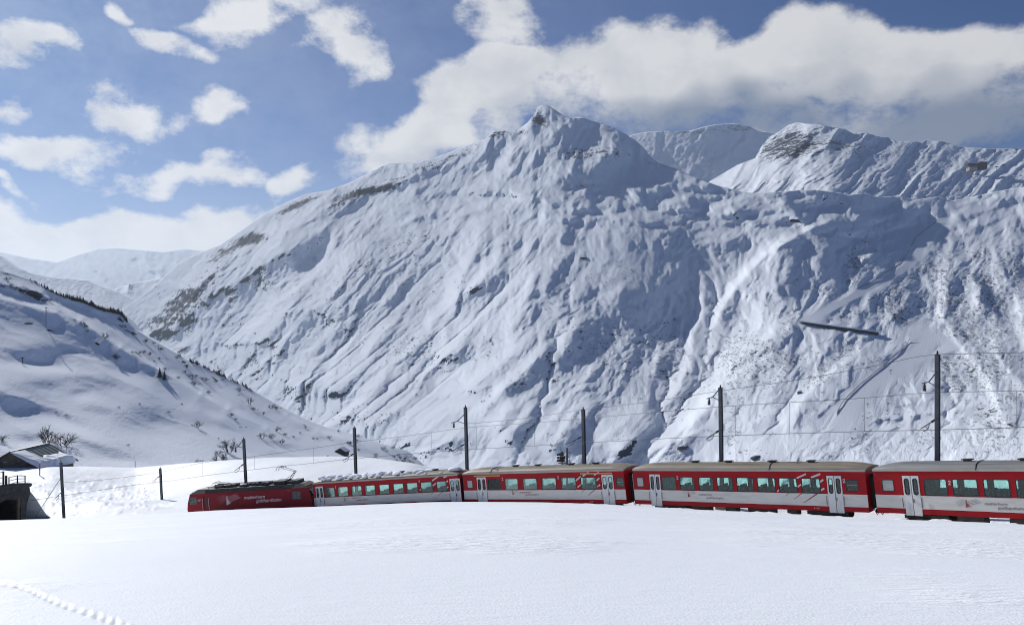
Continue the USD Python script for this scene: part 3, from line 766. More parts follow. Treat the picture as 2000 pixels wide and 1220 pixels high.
def on_surface(fields, x, y):
    """the point of a slope that the photograph shows at pixel (x, y)"""
    xs, yy, D = fields[0], fields[2], fields[3]
    c = int(np.clip(round((x - xs[0]) / (xs[1] - xs[0])), 0, len(xs) - 1))
    o = np.argsort(yy[:, c])
    return P(x, y, float(np.interp(y, yy[o, c], D[o, c])))


bx = ridge_fields([(1290, 410), (1350, 376), (1400, 346), (1440, 322), (1478, 308), (1486, 296), (1492, 280), (1502, 268), (1520, 258), (1540, 244), (1560, 238), (1575, 241), (1600, 242), (1625, 248), (1650, 252), (1668, 262), (1690, 258), (1712, 266), (1735, 268), (1752, 277), (1772, 276), (1800, 277), (1815, 272), (1840, 276), (1862, 283), (1880, 287), (1930, 290), (1990, 291), (2040, 292), (2300, 300)],
                  [(1290, 415), (1560, 415), (1620, 402), (2300, 402)], [(1290, 2700), (1500, 3000), (1560, 2980), (1800, 2950), (2000, 2950), (2300, 2900)], [(1380, 2150), (1590, 1800), (1650, 1805), (1850, 1945), (2000, 2015), (2300, 2015)], 201, ribw=30, amp=46, slant=.95, fine=12, nrow=200)
brock = np.clip(.66 * blob(bx[1], bx[2], 1535, 285, 60, 34, -.3) + .34 * blob(bx[1], bx[2], 1640, 285, 70, 34) + .26 * blob(bx[1], bx[2], 1780, 300, 100, 30) + .2 * blob(bx[1], bx[2], 1820, 345, 60, 20) + .12, 0, .62)
terrain_mesh('rocky_ridge', with_back(relief_to_points(bx[1], bx[2], bx[3])), CREST_LOOK, {'rock': brock}, 'dark rocky crest behind the snow bowl at upper right')
cx = ridge_fields([(1080, 300), (1180, 285), (1240, 262), (1262, 258), (1300, 256), (1330, 258), (1350, 255), (1378, 247), (1400, 243), (1440, 241), (1462, 246), (1480, 256), (1500, 258), (1540, 262), (1640, 280), (1800, 300)],
                  [(1080, 430), (1800, 430)], [(1080, 5200), (1800, 5200)], [(1080, 4300), (1800, 4300)], 301, ribw=60, amp=26, slant=.3, fine=5, nrow=110)
crock = np.clip(.45 * blob(cx[1], cx[2], 1330, 258, 60, 8) + .4 * blob(cx[1], cx[2], 1450, 250, 70, 14) + .12, 0, 1)
terrain_mesh('cirque_wall', with_back(relief_to_points(cx[1], cx[2], cx[3])), CREST_LOOK, {'rock': crock}, 'shaded snow wall closing the bowl under the cloud')
for name, sky_pts, foot, ds, df, sd, lab in [
        ('valley_ridge', [(-300, 470), (-100, 482), (0, 500), (30, 520), (60, 533), (100, 541), (130, 543), (170, 547), (200, 560), (230, 570), (255, 582), (300, 600), (420, 640)], 720, 4200, 2900, 401, 'pale snowy ridge in the side valley behind the hill'),
        ('valley_ridge_001', [(-300, 560), (60, 560), (150, 580), (210, 570), (235, 560), (262, 552), (290, 548), (330, 540), (420, 520), (600, 560)], 680, 6000, 5000, 411, 'bright snow slope at the head of the valley'),
        ('far_mountain', [(-400, 492), (-200, 490), (0, 492), (60, 505), (110, 512), (150, 498), (190, 486), (230, 484), (270, 488), (320, 492), (360, 486), (400, 490), (450, 490), (560, 490), (800, 490)], 640, 12000, 9000, 421, 'far snow mountain fading into cloud at the end of the valley')]:
    fx = ridge_fields(sky_pts, [(sky_pts[0][0], foot), (sky_pts[-1][0], foot)], [(-400, ds), (900, ds)], [(-400, df), (900, df)], sd, step=3.0, nrow=100, ribw=60, amp=44, slant=-.5, fine=6)
    terrain_mesh(name, with_back(relief_to_points(fx[1], fx[2], fx[3])), FAR_LOOK, {'rock': np.full(fx[1].shape, .12)}, lab)

gx, gy = np.meshgrid(np.linspace(-16000, 16000, 40), np.linspace(-9000, 16000, 40))
gz = np.where((np.hypot(gx, gy) < 700), -210.0, -230.0) + 20 * meshkit.noise(np.stack([gx / 900, gy / 900, 0 * gx], -1), 8)
terrain_mesh('valley_floor', np.stack([gx, gy, gz], -1), FAR_LOOK, {'rock': np.zeros(gx.shape)}, 'snow covered valley floor')
# the slope on which the photographer stands goes on to the sides and behind
bxs = np.linspace(-220, 220, 45)
bys = np.linspace(-140, 1.2, 36)
BX, BY = np.meshgrid(bxs, bys)
BZ = -1.28 - 0.10 * BY * 0 + 0.12 * np.maximum(-BY, 0) - 0.004 * np.abs(BX) ** 1.5
BZ -= np.clip((np.abs(BX) - 1.2) / 40, 0, 1) * 0.6
terrain_mesh('snow_slope', np.stack([BX, BY, BZ], -1), NEAR_LOOK, label='snow slope behind the viewpoint')

# thin winter air
hz = trimesh.creation.box(bounds=[[-17000, -10000, -440], [17000, 17000, 1500]])
HAZE_LOOK = usdkit.material(stage, '/World/Looks/haze_look', {'v': ('principled_volume', {'color': (0.76, 0.87, 1.0), 'density': 0.000045, 'anisotropy': 0.35})}, [], volume='v.volume')
haze = usdkit.mesh(stage, '/World/haze', hz, HAZE_LOOK)
haze.GetPrim().SetCustomDataByKey('kind', 'stuff')
haze.GetPrim().SetCustomDataByKey('label', 'thin pale haze in the valley air')
haze.GetPrim().SetCustomDataByKey('category', 'haze')

# ------------------------------------------------------------ objects: helpers
USED = {}


def numbered(parent, name):
    k = USED.get((parent, name), -1) + 1
    USED[(parent, name)] = k
    return f'{parent}/{name}' + (f'_{k:03d}' if k else '')


def tag(prim, label=None, category=None, group=None, kind=None):
    prim = prim.GetPrim() if hasattr(prim, 'GetPrim') else prim
    for k, v in (('label', label), ('category', category), ('group', group), ('kind', kind)):
        if v:
            prim.SetCustomDataByKey(k, v)
    return prim


def frame_matrix(o, ex, ey, ez):
    return Gf.Matrix4d(*[float(a) for r in ((*ex, 0), (*ey, 0), (*ez, 0), (*o, 1)) for a in r])


def thing(name, label, category, mat=None, group=None):
    x = UsdGeom.Xform.Define(stage, numbered('/World', name))
    if mat is not None:
        x.AddTransformOp().Set(mat)
    tag(x, label, category, group)
    return x


def at(o, rz=0.0, s=1.0):
    c, n = math.cos(rz) * s, math.sin(rz) * s
    return frame_matrix(o, (c, n, 0), (-n, c, 0), (0, 0, s))


def part(parent, name, mesh, mat, smooth=False, label=None):
    path = str(parent.GetPath()) if hasattr(parent, 'GetPath') else parent
    m = usdkit.mesh(stage, numbered(path, name), mesh, mat, smooth=smooth)
    if label:
        tag(m, label)
    return m


def cat(ms):
    return trimesh.util.concatenate(list(ms))


def bx_(x0, x1, y0, y1, z0, z1):
    return trimesh.creation.box(bounds=[[min(x0, x1), min(y0, y1), min(z0, z1)], [max(x0, x1), max(y0, y1), max(z0, z1)]])


def tube(points, r, sides=6, cap=True):
    p = np.asarray(points, float)
    t = np.gradient(p, axis=0)
    t /= np.linalg.norm(t, axis=1, keepdims=True) + 1e-12
    ref = np.array([0, 0, 1.0]) if abs(t[:, 2]).mean() < 0.9 else np.array([1.0, 0, 0])
    a = np.cross(t, ref)
    a /= np.linalg.norm(a, axis=1, keepdims=True) + 1e-12
    b = np.cross(t, a)
    th = np.arange(sides) * 2 * np.pi / sides
    r = np.broadcast_to(r, (len(p),))[:, None, None]
    v = p[:, None] + r * (np.cos(th)[None, :, None] * a[:, None] + np.sin(th)[None, :, None] * b[:, None])
    n = len(p)
    f = []
    for i in range(n - 1):
        for j in range(sides):
            q = [i * sides + j, i * sides + (j + 1) % sides, (i + 1) * sides + (j + 1) % sides, (i + 1) * sides + j]
            f += [[q[0], q[2], q[1]], [q[0], q[3], q[2]]]
    if cap:
        for j in range(1, sides - 1):
            f += [[0, j, j + 1], [(n - 1) * sides, (n - 1) * sides + j + 1, (n - 1) * sides + j]]
    return trimesh.Trimesh(v.reshape(-1, 3), f, process=False)


def rrect(x0, x1, z0, z1, r=0.08):
    return sbox(x0 + r, z0 + r, x1 - r, z1 - r).buffer(r, quad_segs=3)


def plate(poly, y, t):
    """a polygon in (x, z) as a plate from y to y + t"""
    polys = getattr(poly, 'geoms', [poly])
    out = []
    for p in polys:
        if p.is_empty or p.area < 1e-7:
            continue
        m = trimesh.creation.extrude_polygon(p, abs(t), engine='earcut')
        v = m.vertices.copy()
        m.vertices = np.stack([v[:, 0], min(y, y + t) + v[:, 2], v[:, 1]], -1)
        m.invert()
        out.append(m)
    return cat(out)


def lettering(text, height, x, z, y, italic=0.22, bold=True):
    m = meshkit.text_mesh(text, height, 0.006, bold)
    v = m.vertices.copy()
    m.vertices = np.stack([x + v[:, 0] + italic * v[:, 1], y - v[:, 2], z + v[:, 1]], -1)
    return m


def fit_text(text, height, x0, x1, z, y, italic=0.22, bold=True):
    m = lettering(text, height, 0, z, y, italic, bold)
    b = m.bounds
    v = m.vertices.copy()
    v[:, 0] = x0 + (v[:, 0] - b[0, 0]) * (x1 - x0) / (b[1, 0] - b[0, 0])
    m.vertices = v
    return m


RED = worn('red_paint', (0.42, 0.004, 0.010), (0.30, 0.004, 0.009), scale=1.4, rough=0.4, stretch=(0.5, 1, 1.6), specular_ior_level=0.2)
DARK_RED = worn('loco_red_paint', (0.26, 0.006, 0.018), (0.18, 0.005, 0.013), scale=1.2, rough=0.45, stretch=(0.5, 1, 1.6), specular_ior_level=0.2)
CREAM = worn('off_white_paint', (0.70, 0.68, 0.62), (0.54, 0.51, 0.45), scale=1.6, rough=0.4, stretch=(0.5, 1, 2.5), lo=0.45, hi=0.8)
DOORWHITE = worn('door_white_paint', (0.74, 0.73, 0.71), (0.52, 0.50, 0.47), scale=2.5, rough=0.4, stretch=(2, 1, 0.5), lo=0.5, hi=0.85)
ROOF = worn('dirty_roof_paint', (0.33, 0.275, 0.20), (0.18, 0.15, 0.105), scale=1.0, rough=0.6, stretch=(0.35, 2.0, 1.0), lo=0.3, hi=0.75)
ROOF2 = worn('grey_roof_paint', (0.25, 0.255, 0.245), (0.16, 0.16, 0.15), scale=0.9, rough=0.55, stretch=(0.35, 2.0, 1.0), lo=0.3, hi=0.75)
ROOFEDGE = worn('pale_gutter_paint', (0.50, 0.47, 0.41), (0.36, 0.33, 0.27), scale=1.5, rough=0.55, stretch=(0.5, 1, 1))
BLACK = simple('black_rubber', (0.018, 0.018, 0.02), 0.55)
UNDER = worn('underframe_grime', (0.035, 0.031, 0.028), (0.075, 0.066, 0.055), scale=3.0, rough=0.75)
STEEL = worn('galvanised_steel', (0.13, 0.14, 0.155), (0.085, 0.09, 0.10), scale=1.5, rough=0.5, metallic=0.3)
WIRE = simple('copper_wire', (0.06, 0.055, 0.05), 0.5, metallic=0.3)
INSUL = simple('brown_insulator', (0.05, 0.03, 0.022), 0.25)
YELLOW = simple('ochre_stripe', (0.55, 0.33, 0.10), 0.45)
STRIPE = simple('white_stripe', (0.62, 0.58, 0.55), 0.45)
LETTER = simple('pale_lettering', (0.62, 0.50, 0.50), 0.45)
REDLET = simple('red_lettering', (0.33, 0.05, 0.055), 0.45)
GREYLET = simple('grey_lettering', (0.24, 0.20, 0.19), 0.5)
SEAT = worn('seat_cloth', (0.035, 0.075, 0.075), (0.028, 0.05, 0.055), scale=6.0, rough=0.85)
INSIDE = simple('saloon_panel', (0.16, 0.20, 0.19), 0.6)
FROST = simple('frosted_window', (0.42, 0.45, 0.41), 0.35)
CURTAIN = simple('dark_curtain', (0.04, 0.075, 0.075), 0.8)
TAN = worn('tan_cab_roof', (0.30, 0.25, 0.185), (0.2, 0.165, 0.12), scale=1.5, rough=0.6)
EQUIP = worn('roof_equipment_black', (0.022, 0.022, 0.024), (0.05, 0.046, 0.042), scale=2.5, rough=0.6)


def pane_material(name, tint, gloss=0.05):
    n = {'f': ('fresnel', {'IOR': 1.5}), 't': ('transparent_bsdf', {'color': tint}), 'g': ('glossy_bsdf', {'color': (0.9, 0.95, 0.95), 'roughness': 0.02}), 'm': ('mix_closure', {})}
    return usdkit.material(stage, '/World/Looks/' + name, n, [('f.fac', 'm.fac'), ('t.BSDF', 'm.closure1'), ('g.BSDF', 'm.closure2')], surface='m.closure')


GLASS = pane_material('green_tinted_glass', (0.80, 0.94, 0.90))
CABGLASS = pane_material('cab_glass', (0.62, 0.74, 0.74))

# ------------------------------------------------------------ the train
W = 2.65
Z0, Z1, Z2, Z3 = 0.75, 1.08, 1.89, 3.40        # skirt, white band, window band, eaves


class Car:
    def __init__(self, i_right, gap=0.42):
        a, b = np.array(JOINTS[i_right + 1]), np.array(JOINTS[i_right])      # left and right joints
        L = np.linalg.norm(b - a)
        self.ex = (b - a) / L
        n = np.cross(self.ex, [0, 0, 1.0])
        n /= np.linalg.norm(n)
        self.ey = -n                              # away from the viewer
        self.ez = np.cross(self.ex, self.ey)
        self.o = a + self.ex * gap
        self.L = L - 2 * gap
        self.mat = frame_matrix(self.o, self.ex, self.ey, self.ez)

    def face(self, x, y, off=W / 2):
        """(length, height) on the near side for pixel (x, y)"""
        r = ray(x, y)
        p0 = self.o - self.ey * off
        t = np.dot(p0, self.ey) / np.dot(r, self.ey)
        q = r * t - self.o
        return float(q @ self.ex), float(q @ self.ez)

    def s(self, x, z):
        """length on the near side at height z that projects to column x"""
        lo, hi = -3.0, self.L + 25
        for _ in range(60):
            m = 0.5 * (lo + hi)
            p = self.o + self.ex * m - self.ey * W / 2 + self.ez * z
            u = p[0] / p[1] * F + 1000
            if p[1] > 0 and u < x:
                lo = m
            else:
                hi = m
        return lo


def logo(car, parent, x0, x1, z0, z1, y, fan, peak):
    """a fan of slanted strokes round a small stepped peak"""
    w, h = x1 - x0, z1 - z0
    bars = []
    for k in range(4):
        f = k / 3
        a = (x0 + w * (0.02 + 0.12 * (1 - f)) + 0.0, z0 + h * (0.08 + 0.17 * k))
        b = (x0 + w * (0.40 - 0.02 * k), z0 + h * (0.55 + 0.11 * k))
        bars.append(Polygon([(a[0], a[1]), (b[0], b[1]), (b[0], b[1] + h * .026), (a[0], a[1] + h * .008)]))
        a = (x0 + w * (0.50 + 0.03 * k * 0), z0 + h * (0.22 + 0.15 * k))
        b = (x0 + w * (0.98 - 0.05 * k), z0 + h * (0.60 + 0.10 * k))
        bars.append(Polygon([(a[0], a[1]), (b[0], b[1]), (b[0], b[1] + h * .034), (a[0], a[1] + h * .03)]))
    part(parent, 'emblem', plate(union_all(bars), y, -0.006), fan)
    px = x0 + w * 0.41
    pk = Polygon([(px, z0), (px + w * .02, z0 + h * .85), (px - w * .01, z0 + h * .95), (px + w * .07, z0 + h * .72), (px + w * .05, z0 + h * .5), (px + w * .13, z0 + h * .42), (px + w * .10, z0 + h * .26), (px + w * .2, z0 + h * .2)])
    part(parent, 'emblem_peak', plate(pk.buffer(0), y - 0.002, -0.008), peak)


def roof_shell(x0, x1, w, z, rise, droop=0.5):
    """rounded roof with drooping ends"""
    n, k = 26, 17
    xs = np.concatenate([np.linspace(x0, x0 + 1.6, 6), np.linspace(x0 + 1.6, x1 - 1.6, n)[1:-1], np.linspace(x1 - 1.6, x1, 6)])
    th = np.linspace(0, np.pi, k)
    rows = []
    for x in xs:
        e = min(x - x0, x1 - x) / 1.6
        f = 1 - droop * (1 - min(e, 1)) ** 2
        rr = rise * f
        y = -np.cos(th) * w / 2 * (1 - 0.06 * (1 - min(e, 1)) ** 2)
        zz = z + rr * np.sign(np.sin(th)) * np.abs(np.sin(th)) ** 0.72
        rows.append(np.stack([np.full(k, x), y, zz], -1))
    pts = np.array(rows)
    f = grid_faces(len(xs), k)
    v = pts.reshape(-1, 3)
    tri = np.vstack([f[:, [0, 2, 1]], f[:, [0, 3, 2]]])
    caps = []
    for row, flip in ((0, False), (len(xs) - 1, True)):
        b = row * k
        for j in range(1, k - 1):
            caps.append([b, b + j, b + j + 1] if flip else [b, b + j + 1, b + j])
    return trimesh.Trimesh(v, np.vstack([tri, caps]), process=False)


def wheelset(x, y0=0.53):
    out = []
    for s in (-1, 1):
        c = trimesh.creation.cylinder(radius=0.37, height=0.11, sections=20)
        c.apply_transform(trimesh.transformations.rotation_matrix(np.pi / 2, [1, 0, 0]))
        c.apply_translation([x, s * y0, 0.375])
        out.append(c)
    a = trimesh.creation.cylinder(radius=0.07, height=1.2, sections=8)
    a.apply_transform(trimesh.transformations.rotation_matrix(np.pi / 2, [1, 0, 0]))
    a.apply_translation([x, 0, 0.375])
    return cat(out + [a])


def bogie(root, x, wb=1.8):
    fr = [bx_(x - wb / 2 - 0.45, x + wb / 2 + 0.45, s * 0.86 - 0.07, s * 0.86 + 0.07, 0.42, 0.66) for s in (-1, 1)] + [bx_(x - 0.2, x + 0.2, -0.9, 0.9, 0.40, 0.70)]
    for s in (-1, 1):
        for d in (-wb / 2, wb / 2):
            fr.append(bx_(x + d - 0.16, x + d + 0.16, s * 0.96 - 0.05, s * 0.96 + 0.05, 0.24, 0.5))
        fr.append(bx_(x - 0.28, x + 0.28, s * 0.98 - 0.08, s * 0.98 + 0.06, 0.22, 0.44))
    b = part(root, 'bogie', cat(fr), UNDER)
    for d in (-wb / 2, wb / 2):
        part(b, 'wheelset', wheelset(x + d), UNDER)
    return b


def coach(car, label, wins, doors, smalls, roof_mat, seats_dx=0.0, numbers=(), stripes=(), logo_px=None, text_px=None, yellow=(), dark=(), vents=(), seam=None, taper=True, wide=False, far=None):
    root = thing('railway_coach', label, 'railway coach', car.mat, 'passenger coaches of the red and white train')
    L = car.L
    hw = W / 2
    zt = 2.90
    W0, W1 = 1.945, zt
    wr = [(car.s(a, 2.4), car.s(b, 2.4)) for a, b in wins]
    dr = [(car.s(a, 2.0), car.s(b, 2.0)) for a, b in doors]
    sm = [(car.s(a, 2.45), car.s(b, 2.45)) for a, b in smalls]
    t = 0.05
    # near side walls with their openings; the far side mirrors them
    door_hole = union_all([sbox(a, 0.70, b, 3.10) for a, b in dr])
    win_hole = union_all([rrect(a, b, W0, W1, 0.09) for a, b in wr] + [rrect(a, b, 2.12, 2.82, 0.09) for a, b in sm])
    farw = wr if far is None else [(a + far, b + far) for a, b in wr]
    farw = [(max(a, 0.3), min(b, L - 0.3)) for a, b in farw if a < L - 0.6 and b > 0.6]
    far_hole = union_all([rrect(a, b, W0, W1, 0.09) for a, b in farw])
    up_n = sbox(0, Z2, L, Z3).difference(door_hole).difference(win_hole)
    up_f = sbox(0, Z2, L, Z3).difference(far_hole)
    ends = []
    for x in (0.0, L - t):
        ends.append(bx_(x, x + t, -hw + t, -0.42, Z0, Z3))
        ends.append(bx_(x, x + t, 0.42, hw - t, Z0, Z3))
        ends.append(bx_(x, x + t, -0.42, 0.42, 2.95, Z3))
    part(root, 'upper_wall', cat([plate(up_n, -hw, t), plate(up_f, hw, -t)] + ends), RED)
    lo_n = sbox(0, Z1, L, Z2).difference(door_hole)
    part(root, 'white_band', cat([plate(lo_n, -hw, t), plate(sbox(0, Z1, L, Z2), hw, -t)]), CREAM)
    sk_n = sbox(0, Z0, L, Z1).difference(door_hole)
    part(root, 'skirt', cat([plate(sk_n, -hw + 0.004, t), plate(sbox(0, Z0, L, Z1), hw, -t)]), RED)
    part(root, 'floor', bx_(t, L - t, -hw + t, hw - t, 0.92, 1.02), INSIDE)
    part(root, 'ceiling', bx_(t, L - t, -hw + t, hw - t, 3.12, 3.16), INSIDE)
    roof = part(root, 'roof', roof_shell(-0.04, L + 0.04, W + 0.05, Z3 + 0.002, 0.46), roof_mat, smooth=40)
    part(root, 'gutter', cat([bx_(-0.02, L + 0.02, s * (hw + 0.012) - 0.016, s * (hw + 0.012) + 0.016, Z3 - 0.03, Z3 + 0.11) for s in (-1, 1)]), ROOFEDGE)
    ribs = []
    for yy in (-0.95, -0.65, -0.3, 0.3, 0.65, 0.95):
        zz = Z3 + 0.46 * math.sin(math.acos(abs(yy) / (hw + 0.03))) ** 0.72
        ribs.append(bx_(1.7, L - 1.7, yy - 0.012, yy + 0.012, zz - 0.01, zz + 0.014))
    part(roof, 'roof_rib', cat(ribs), roof_mat)
    for v in vents:
        x = car.s(v, 3.8)
        vm = cat([bx_(x - 0.18, x + 0.18, -0.16, 0.16, Z3 + 0.40, Z3 + 0.53), bx_(x - 0.27, x + 0.27, -0.24, 0.24, Z3 + 0.53, Z3 + 0.60)])
        part(root, 'roof_vent', vm, EQUIP)
    if seam:
        x = car.s(seam, 3.6)
        th = np.linspace(0.02, np.pi / 2 + 0.5, 14)
        line = np.stack([x + 0.25 * np.cos(th) - 0.25, -np.cos(th) * (hw + 0.03), Z3 + 0.012 + 0.46 * np.abs(np.sin(th)) ** 0.72], -1)
        part(root, 'roof_cable', tube(line, 0.035, 5), BLACK)
    for k, (a, b) in enumerate(wr):
        ring = rrect(a - 0.035, b + 0.035, W0 - 0.035, W1 + 0.035, 0.11).difference(rrect(a + 0.02, b - 0.02, W0 + 0.02, W1 - 0.02, 0.08))
        w = part(root, 'window', plate(ring, -hw - 0.008, 0.05), BLACK)
        part(w, 'pane', plate(rrect(a + 0.01, b - 0.01, W0 + 0.01, W1 - 0.01, 0.08), -hw + 0.012, 0.008), GLASS)
        if k in dark:
            part(w, 'curtain', plate(sbox(a - 0.02, 1.92, a + (b - a) * 0.42, 2.93).union(sbox(a + (b - a) * .52, 1.92, b + .02, 2.93)), -hw + 0.14, 0.01), CURTAIN)
    for a, b in farw:
        ring = rrect(a - 0.035, b + 0.035, W0 - 0.035, W1 + 0.035, 0.11).difference(rrect(a + 0.02, b - 0.02, W0 + 0.02, W1 - 0.02, 0.08))
        w = part(root, 'window', plate(ring, hw + 0.008, -0.05), BLACK)
        part(w, 'pane', plate(rrect(a + 0.01, b - 0.01, W0 + 0.01, W1 - 0.01, 0.08), hw - 0.012, -0.008), GLASS)
    for k, (a, b) in enumerate(sm):
        ring = rrect(a - 0.03, b + 0.03, 2.09, 2.85, 0.11).difference(rrect(a + 0.02, b - 0.02, 2.14, 2.80, 0.08))
        w = part(root, 'small_window', plate(ring, -hw - 0.008, 0.05), BLACK)
        part(w, 'frosted_pane', plate(rrect(a + 0.01, b - 0.01, 2.13, 2.81, 0.08), -hw + 0.012, 0.008), FROST if k == 0 else GLASS)
        part(w, 'window_bar', bx_(a, b, -hw - 0.004, -hw + 0.010, 2.47 + (0.2 if k == 0 else 0), 2.495 + (0.2 if k == 0 else 0)), ROOFEDGE)
    for a, b in dr:
        m = 0.5 * (a + b)
        for c, d in ((a, m - 0.012), (m + 0.012, b)):
            hole = rrect(c + 0.11, d - 0.11, 1.93, 2.92, min(0.16, (d - c - 0.24) / 2))
            leaf = part(root, 'door', plate(sbox(c + 0.01, 0.66, d - 0.01, 3.09).difference(hole), -hw - 0.012, 0.045), DOORWHITE)
            ring = hole.buffer(0.02).difference(hole.buffer(-0.03))
            part(leaf, 'window_seal', plate(ring, -hw - 0.02, 0.03), BLACK)
            part(leaf, 'pane', plate(hole.buffer(-0.02), -hw + 0.004, 0.008), GLASS)
        part(root, 'door_handle', bx_(m + 0.06, m + 0.10, -hw - 0.05, -hw - 0.012, 1.45, 1.68), BLACK)
        for c in (a - 0.10, b + 0.06):
            part(root, 'handrail', tube([(c, -hw - 0.05, 1.15), (c, -hw - 0.05, 1.75)], 0.016, 5), BLACK)
        part(root, 'door_step', bx_(a, b, -hw - 0.05, -hw + 0.25, 0.42, 0.46), UNDER)
    # seats: pairs back to back beside the windows
    sp = wr[1:-1] if len(wr) > 4 else wr
    pitch = np.median(np.diff([0.5 * (a + b) for a, b in wr]))
    for k in range(len(wr)):
        c = 0.5 * (wr[k][0] + wr[k][1]) + seats_dx
        for side in (-1, 1):
            for e, h in ((0.10, 0.80), (0.62, 0.70)):
                xx = c + e * pitch * 0.62
                yl = side * 0.80
                back = cat([bx_(xx - 0.07, xx + 0.07, yl - 0.46, yl + 0.46, 1.35, 1.02 + h + 0.12), bx_(xx - 0.08, xx + 0.06, yl - 0.40, yl - 0.06, 1.02 + h + 0.12, 1.02 + h + 0.36), bx_(xx - 0.08, xx + 0.06, yl + 0.06, yl + 0.40, 1.02 + h + 0.12, 1.02 + h + 0.36), bx_(xx - 0.52, xx + 0.07, yl - 0.46, yl + 0.46, 1.30, 1.46)])
                part(root, 'seat', back, SEAT)
    # gangways, couplings, running gear
    for x, sgn in ((0.0, -1), (L, 1)):
        rings = []
        for k in range(5):
            q = 0.03 + k * 0.075
            hole = rrect(-0.44, 0.44, 1.0, 2.95, 0.12)
            outer = rrect(-0.62 + 0.04 * (k % 2), 0.62 - 0.04 * (k % 2), 0.92, 3.10 - 0.04 * (k % 2), 0.16)
            m = trimesh.creation.extrude_polygon(outer.difference(hole), 0.06, engine='earcut')
            v = m.vertices.copy()
            m.vertices = np.stack([x + sgn * (q + v[:, 2]), v[:, 0], v[:, 1]], -1)
            if sgn < 0:
                m.invert()
            rings.append(m)
        part(root, 'gangway_bellows', cat(rings), BLACK)
        part(root, 'gangway_frame', cat([bx_(x + sgn * 0.36, x + sgn * 0.40, s * 0.60 - 0.05, s * 0.60 + 0.05, 0.95, 3.05) for s in (-1, 1)] + [bx_(x + sgn * 0.36, x + sgn * 0.40, -0.55, 0.55, 3.0, 3.10)]), CREAM)
        part(root, 'end_door', bx_(x - 0.02 - sgn * 0.05, x + 0.02 - sgn * 0.05, -0.42, 0.42, 0.95, 2.95), INSIDE)
        part(root, 'coupler', cat([bx_(x, x + sgn * 0.40, -0.10, 0.10, 0.55, 0.80), tube([(x, 0.4, 0.9), (x + sgn * .2, 0.42, 0.55), (x + sgn * 0.4, 0.4, 0.75)], 0.03, 5), tube([(x, -0.4, 0.9), (x + sgn * .2, -0.42, 0.5), (x + sgn * 0.4, -0.4, 0.72)], 0.03, 5)]), UNDER)
    for x in (2.9, L - 2.9):
        bogie(root, x)
    part(root, 'solebar', bx_(0.3, L - 0.3, -0.9, 0.9, 0.70, 0.90), UNDER)
    for k, (x, w2, h, yy) in enumerate(((5.6, 1.5, 0.42, -0.75), (8.2, 0.8, 0.36, -0.9), (10.4, 1.9, 0.45, -0.7), (12.8, 0.7, 0.34, -0.9))):
        part(root, 'equipment_box', bx_(x - w2 / 2, x + w2 / 2, yy - 0.35, yy + 0.35, 0.70 - h, 0.72), UNDER)
    # lettering and stripes
    for txt, x, y, h in numbers:
        s0, z0 = car.face(x, y)
        part(root, 'class_number', lettering(txt, h, s0, z0, -hw - 0.002, 0.0, True), STRIPE)
    wins_u = union_all([rrect(a - 0.04, b + 0.04, W0 - 0.04, W1 + 0.04, 0.11) for a, b in wr] + [sbox(a - .02, 0, b + .02, 3.2) for a, b in dr])
    for x0, y0, x1, y1, w2, colour in stripes:
        a, b = np.array(car.face(x0, y0)), np.array(car.face(x1, y1))
        d = (b - a) / np.linalg.norm(b - a)
        nn = np.array([-d[1], d[0]]) * w2 / 2
        taper_ = 0.35 if colour == 'red' else 1.0
        q = Polygon([a + nn * taper_, b + nn, b - nn, a - nn * taper_]).difference(wins_u)
        if not q.is_empty:
            part(root, 'stripe', plate(q, -hw - 0.001, -0.005), REDLET if colour == 'red' else STRIPE)
    for x0, x1, y in yellow:
        a, b = car.face(x0, y), car.face(x1, y)
        part(root, 'yellow_stripe', bx_(a[0], b[0], -hw - 0.007, -hw - 0.001, 3.16, 3.27), YELLOW)
    if logo_px:
        a, b = car.face(logo_px[0], logo_px[3]), car.face(logo_px[2], logo_px[1])
        logo(car, root, a[0], b[0], a[1], b[1], -hw - 0.002, GREYLET, REDLET)
    for txt, x0, x1, y, h in (text_px or ()):
        a, b = car.face(x0, y), car.face(x1, y)
        part(root, 'lettering', fit_text(txt, h, a[0], b[0], a[1], -hw - 0.002), REDLET if h < 0.12 else GREYLET)
    a = 0.55 * L
    part(root, 'running_number', lettering('B 4264', 0.09, L * 0.80, 0.88, -hw + 0.002, 0.0, False), STRIPE)
    return root


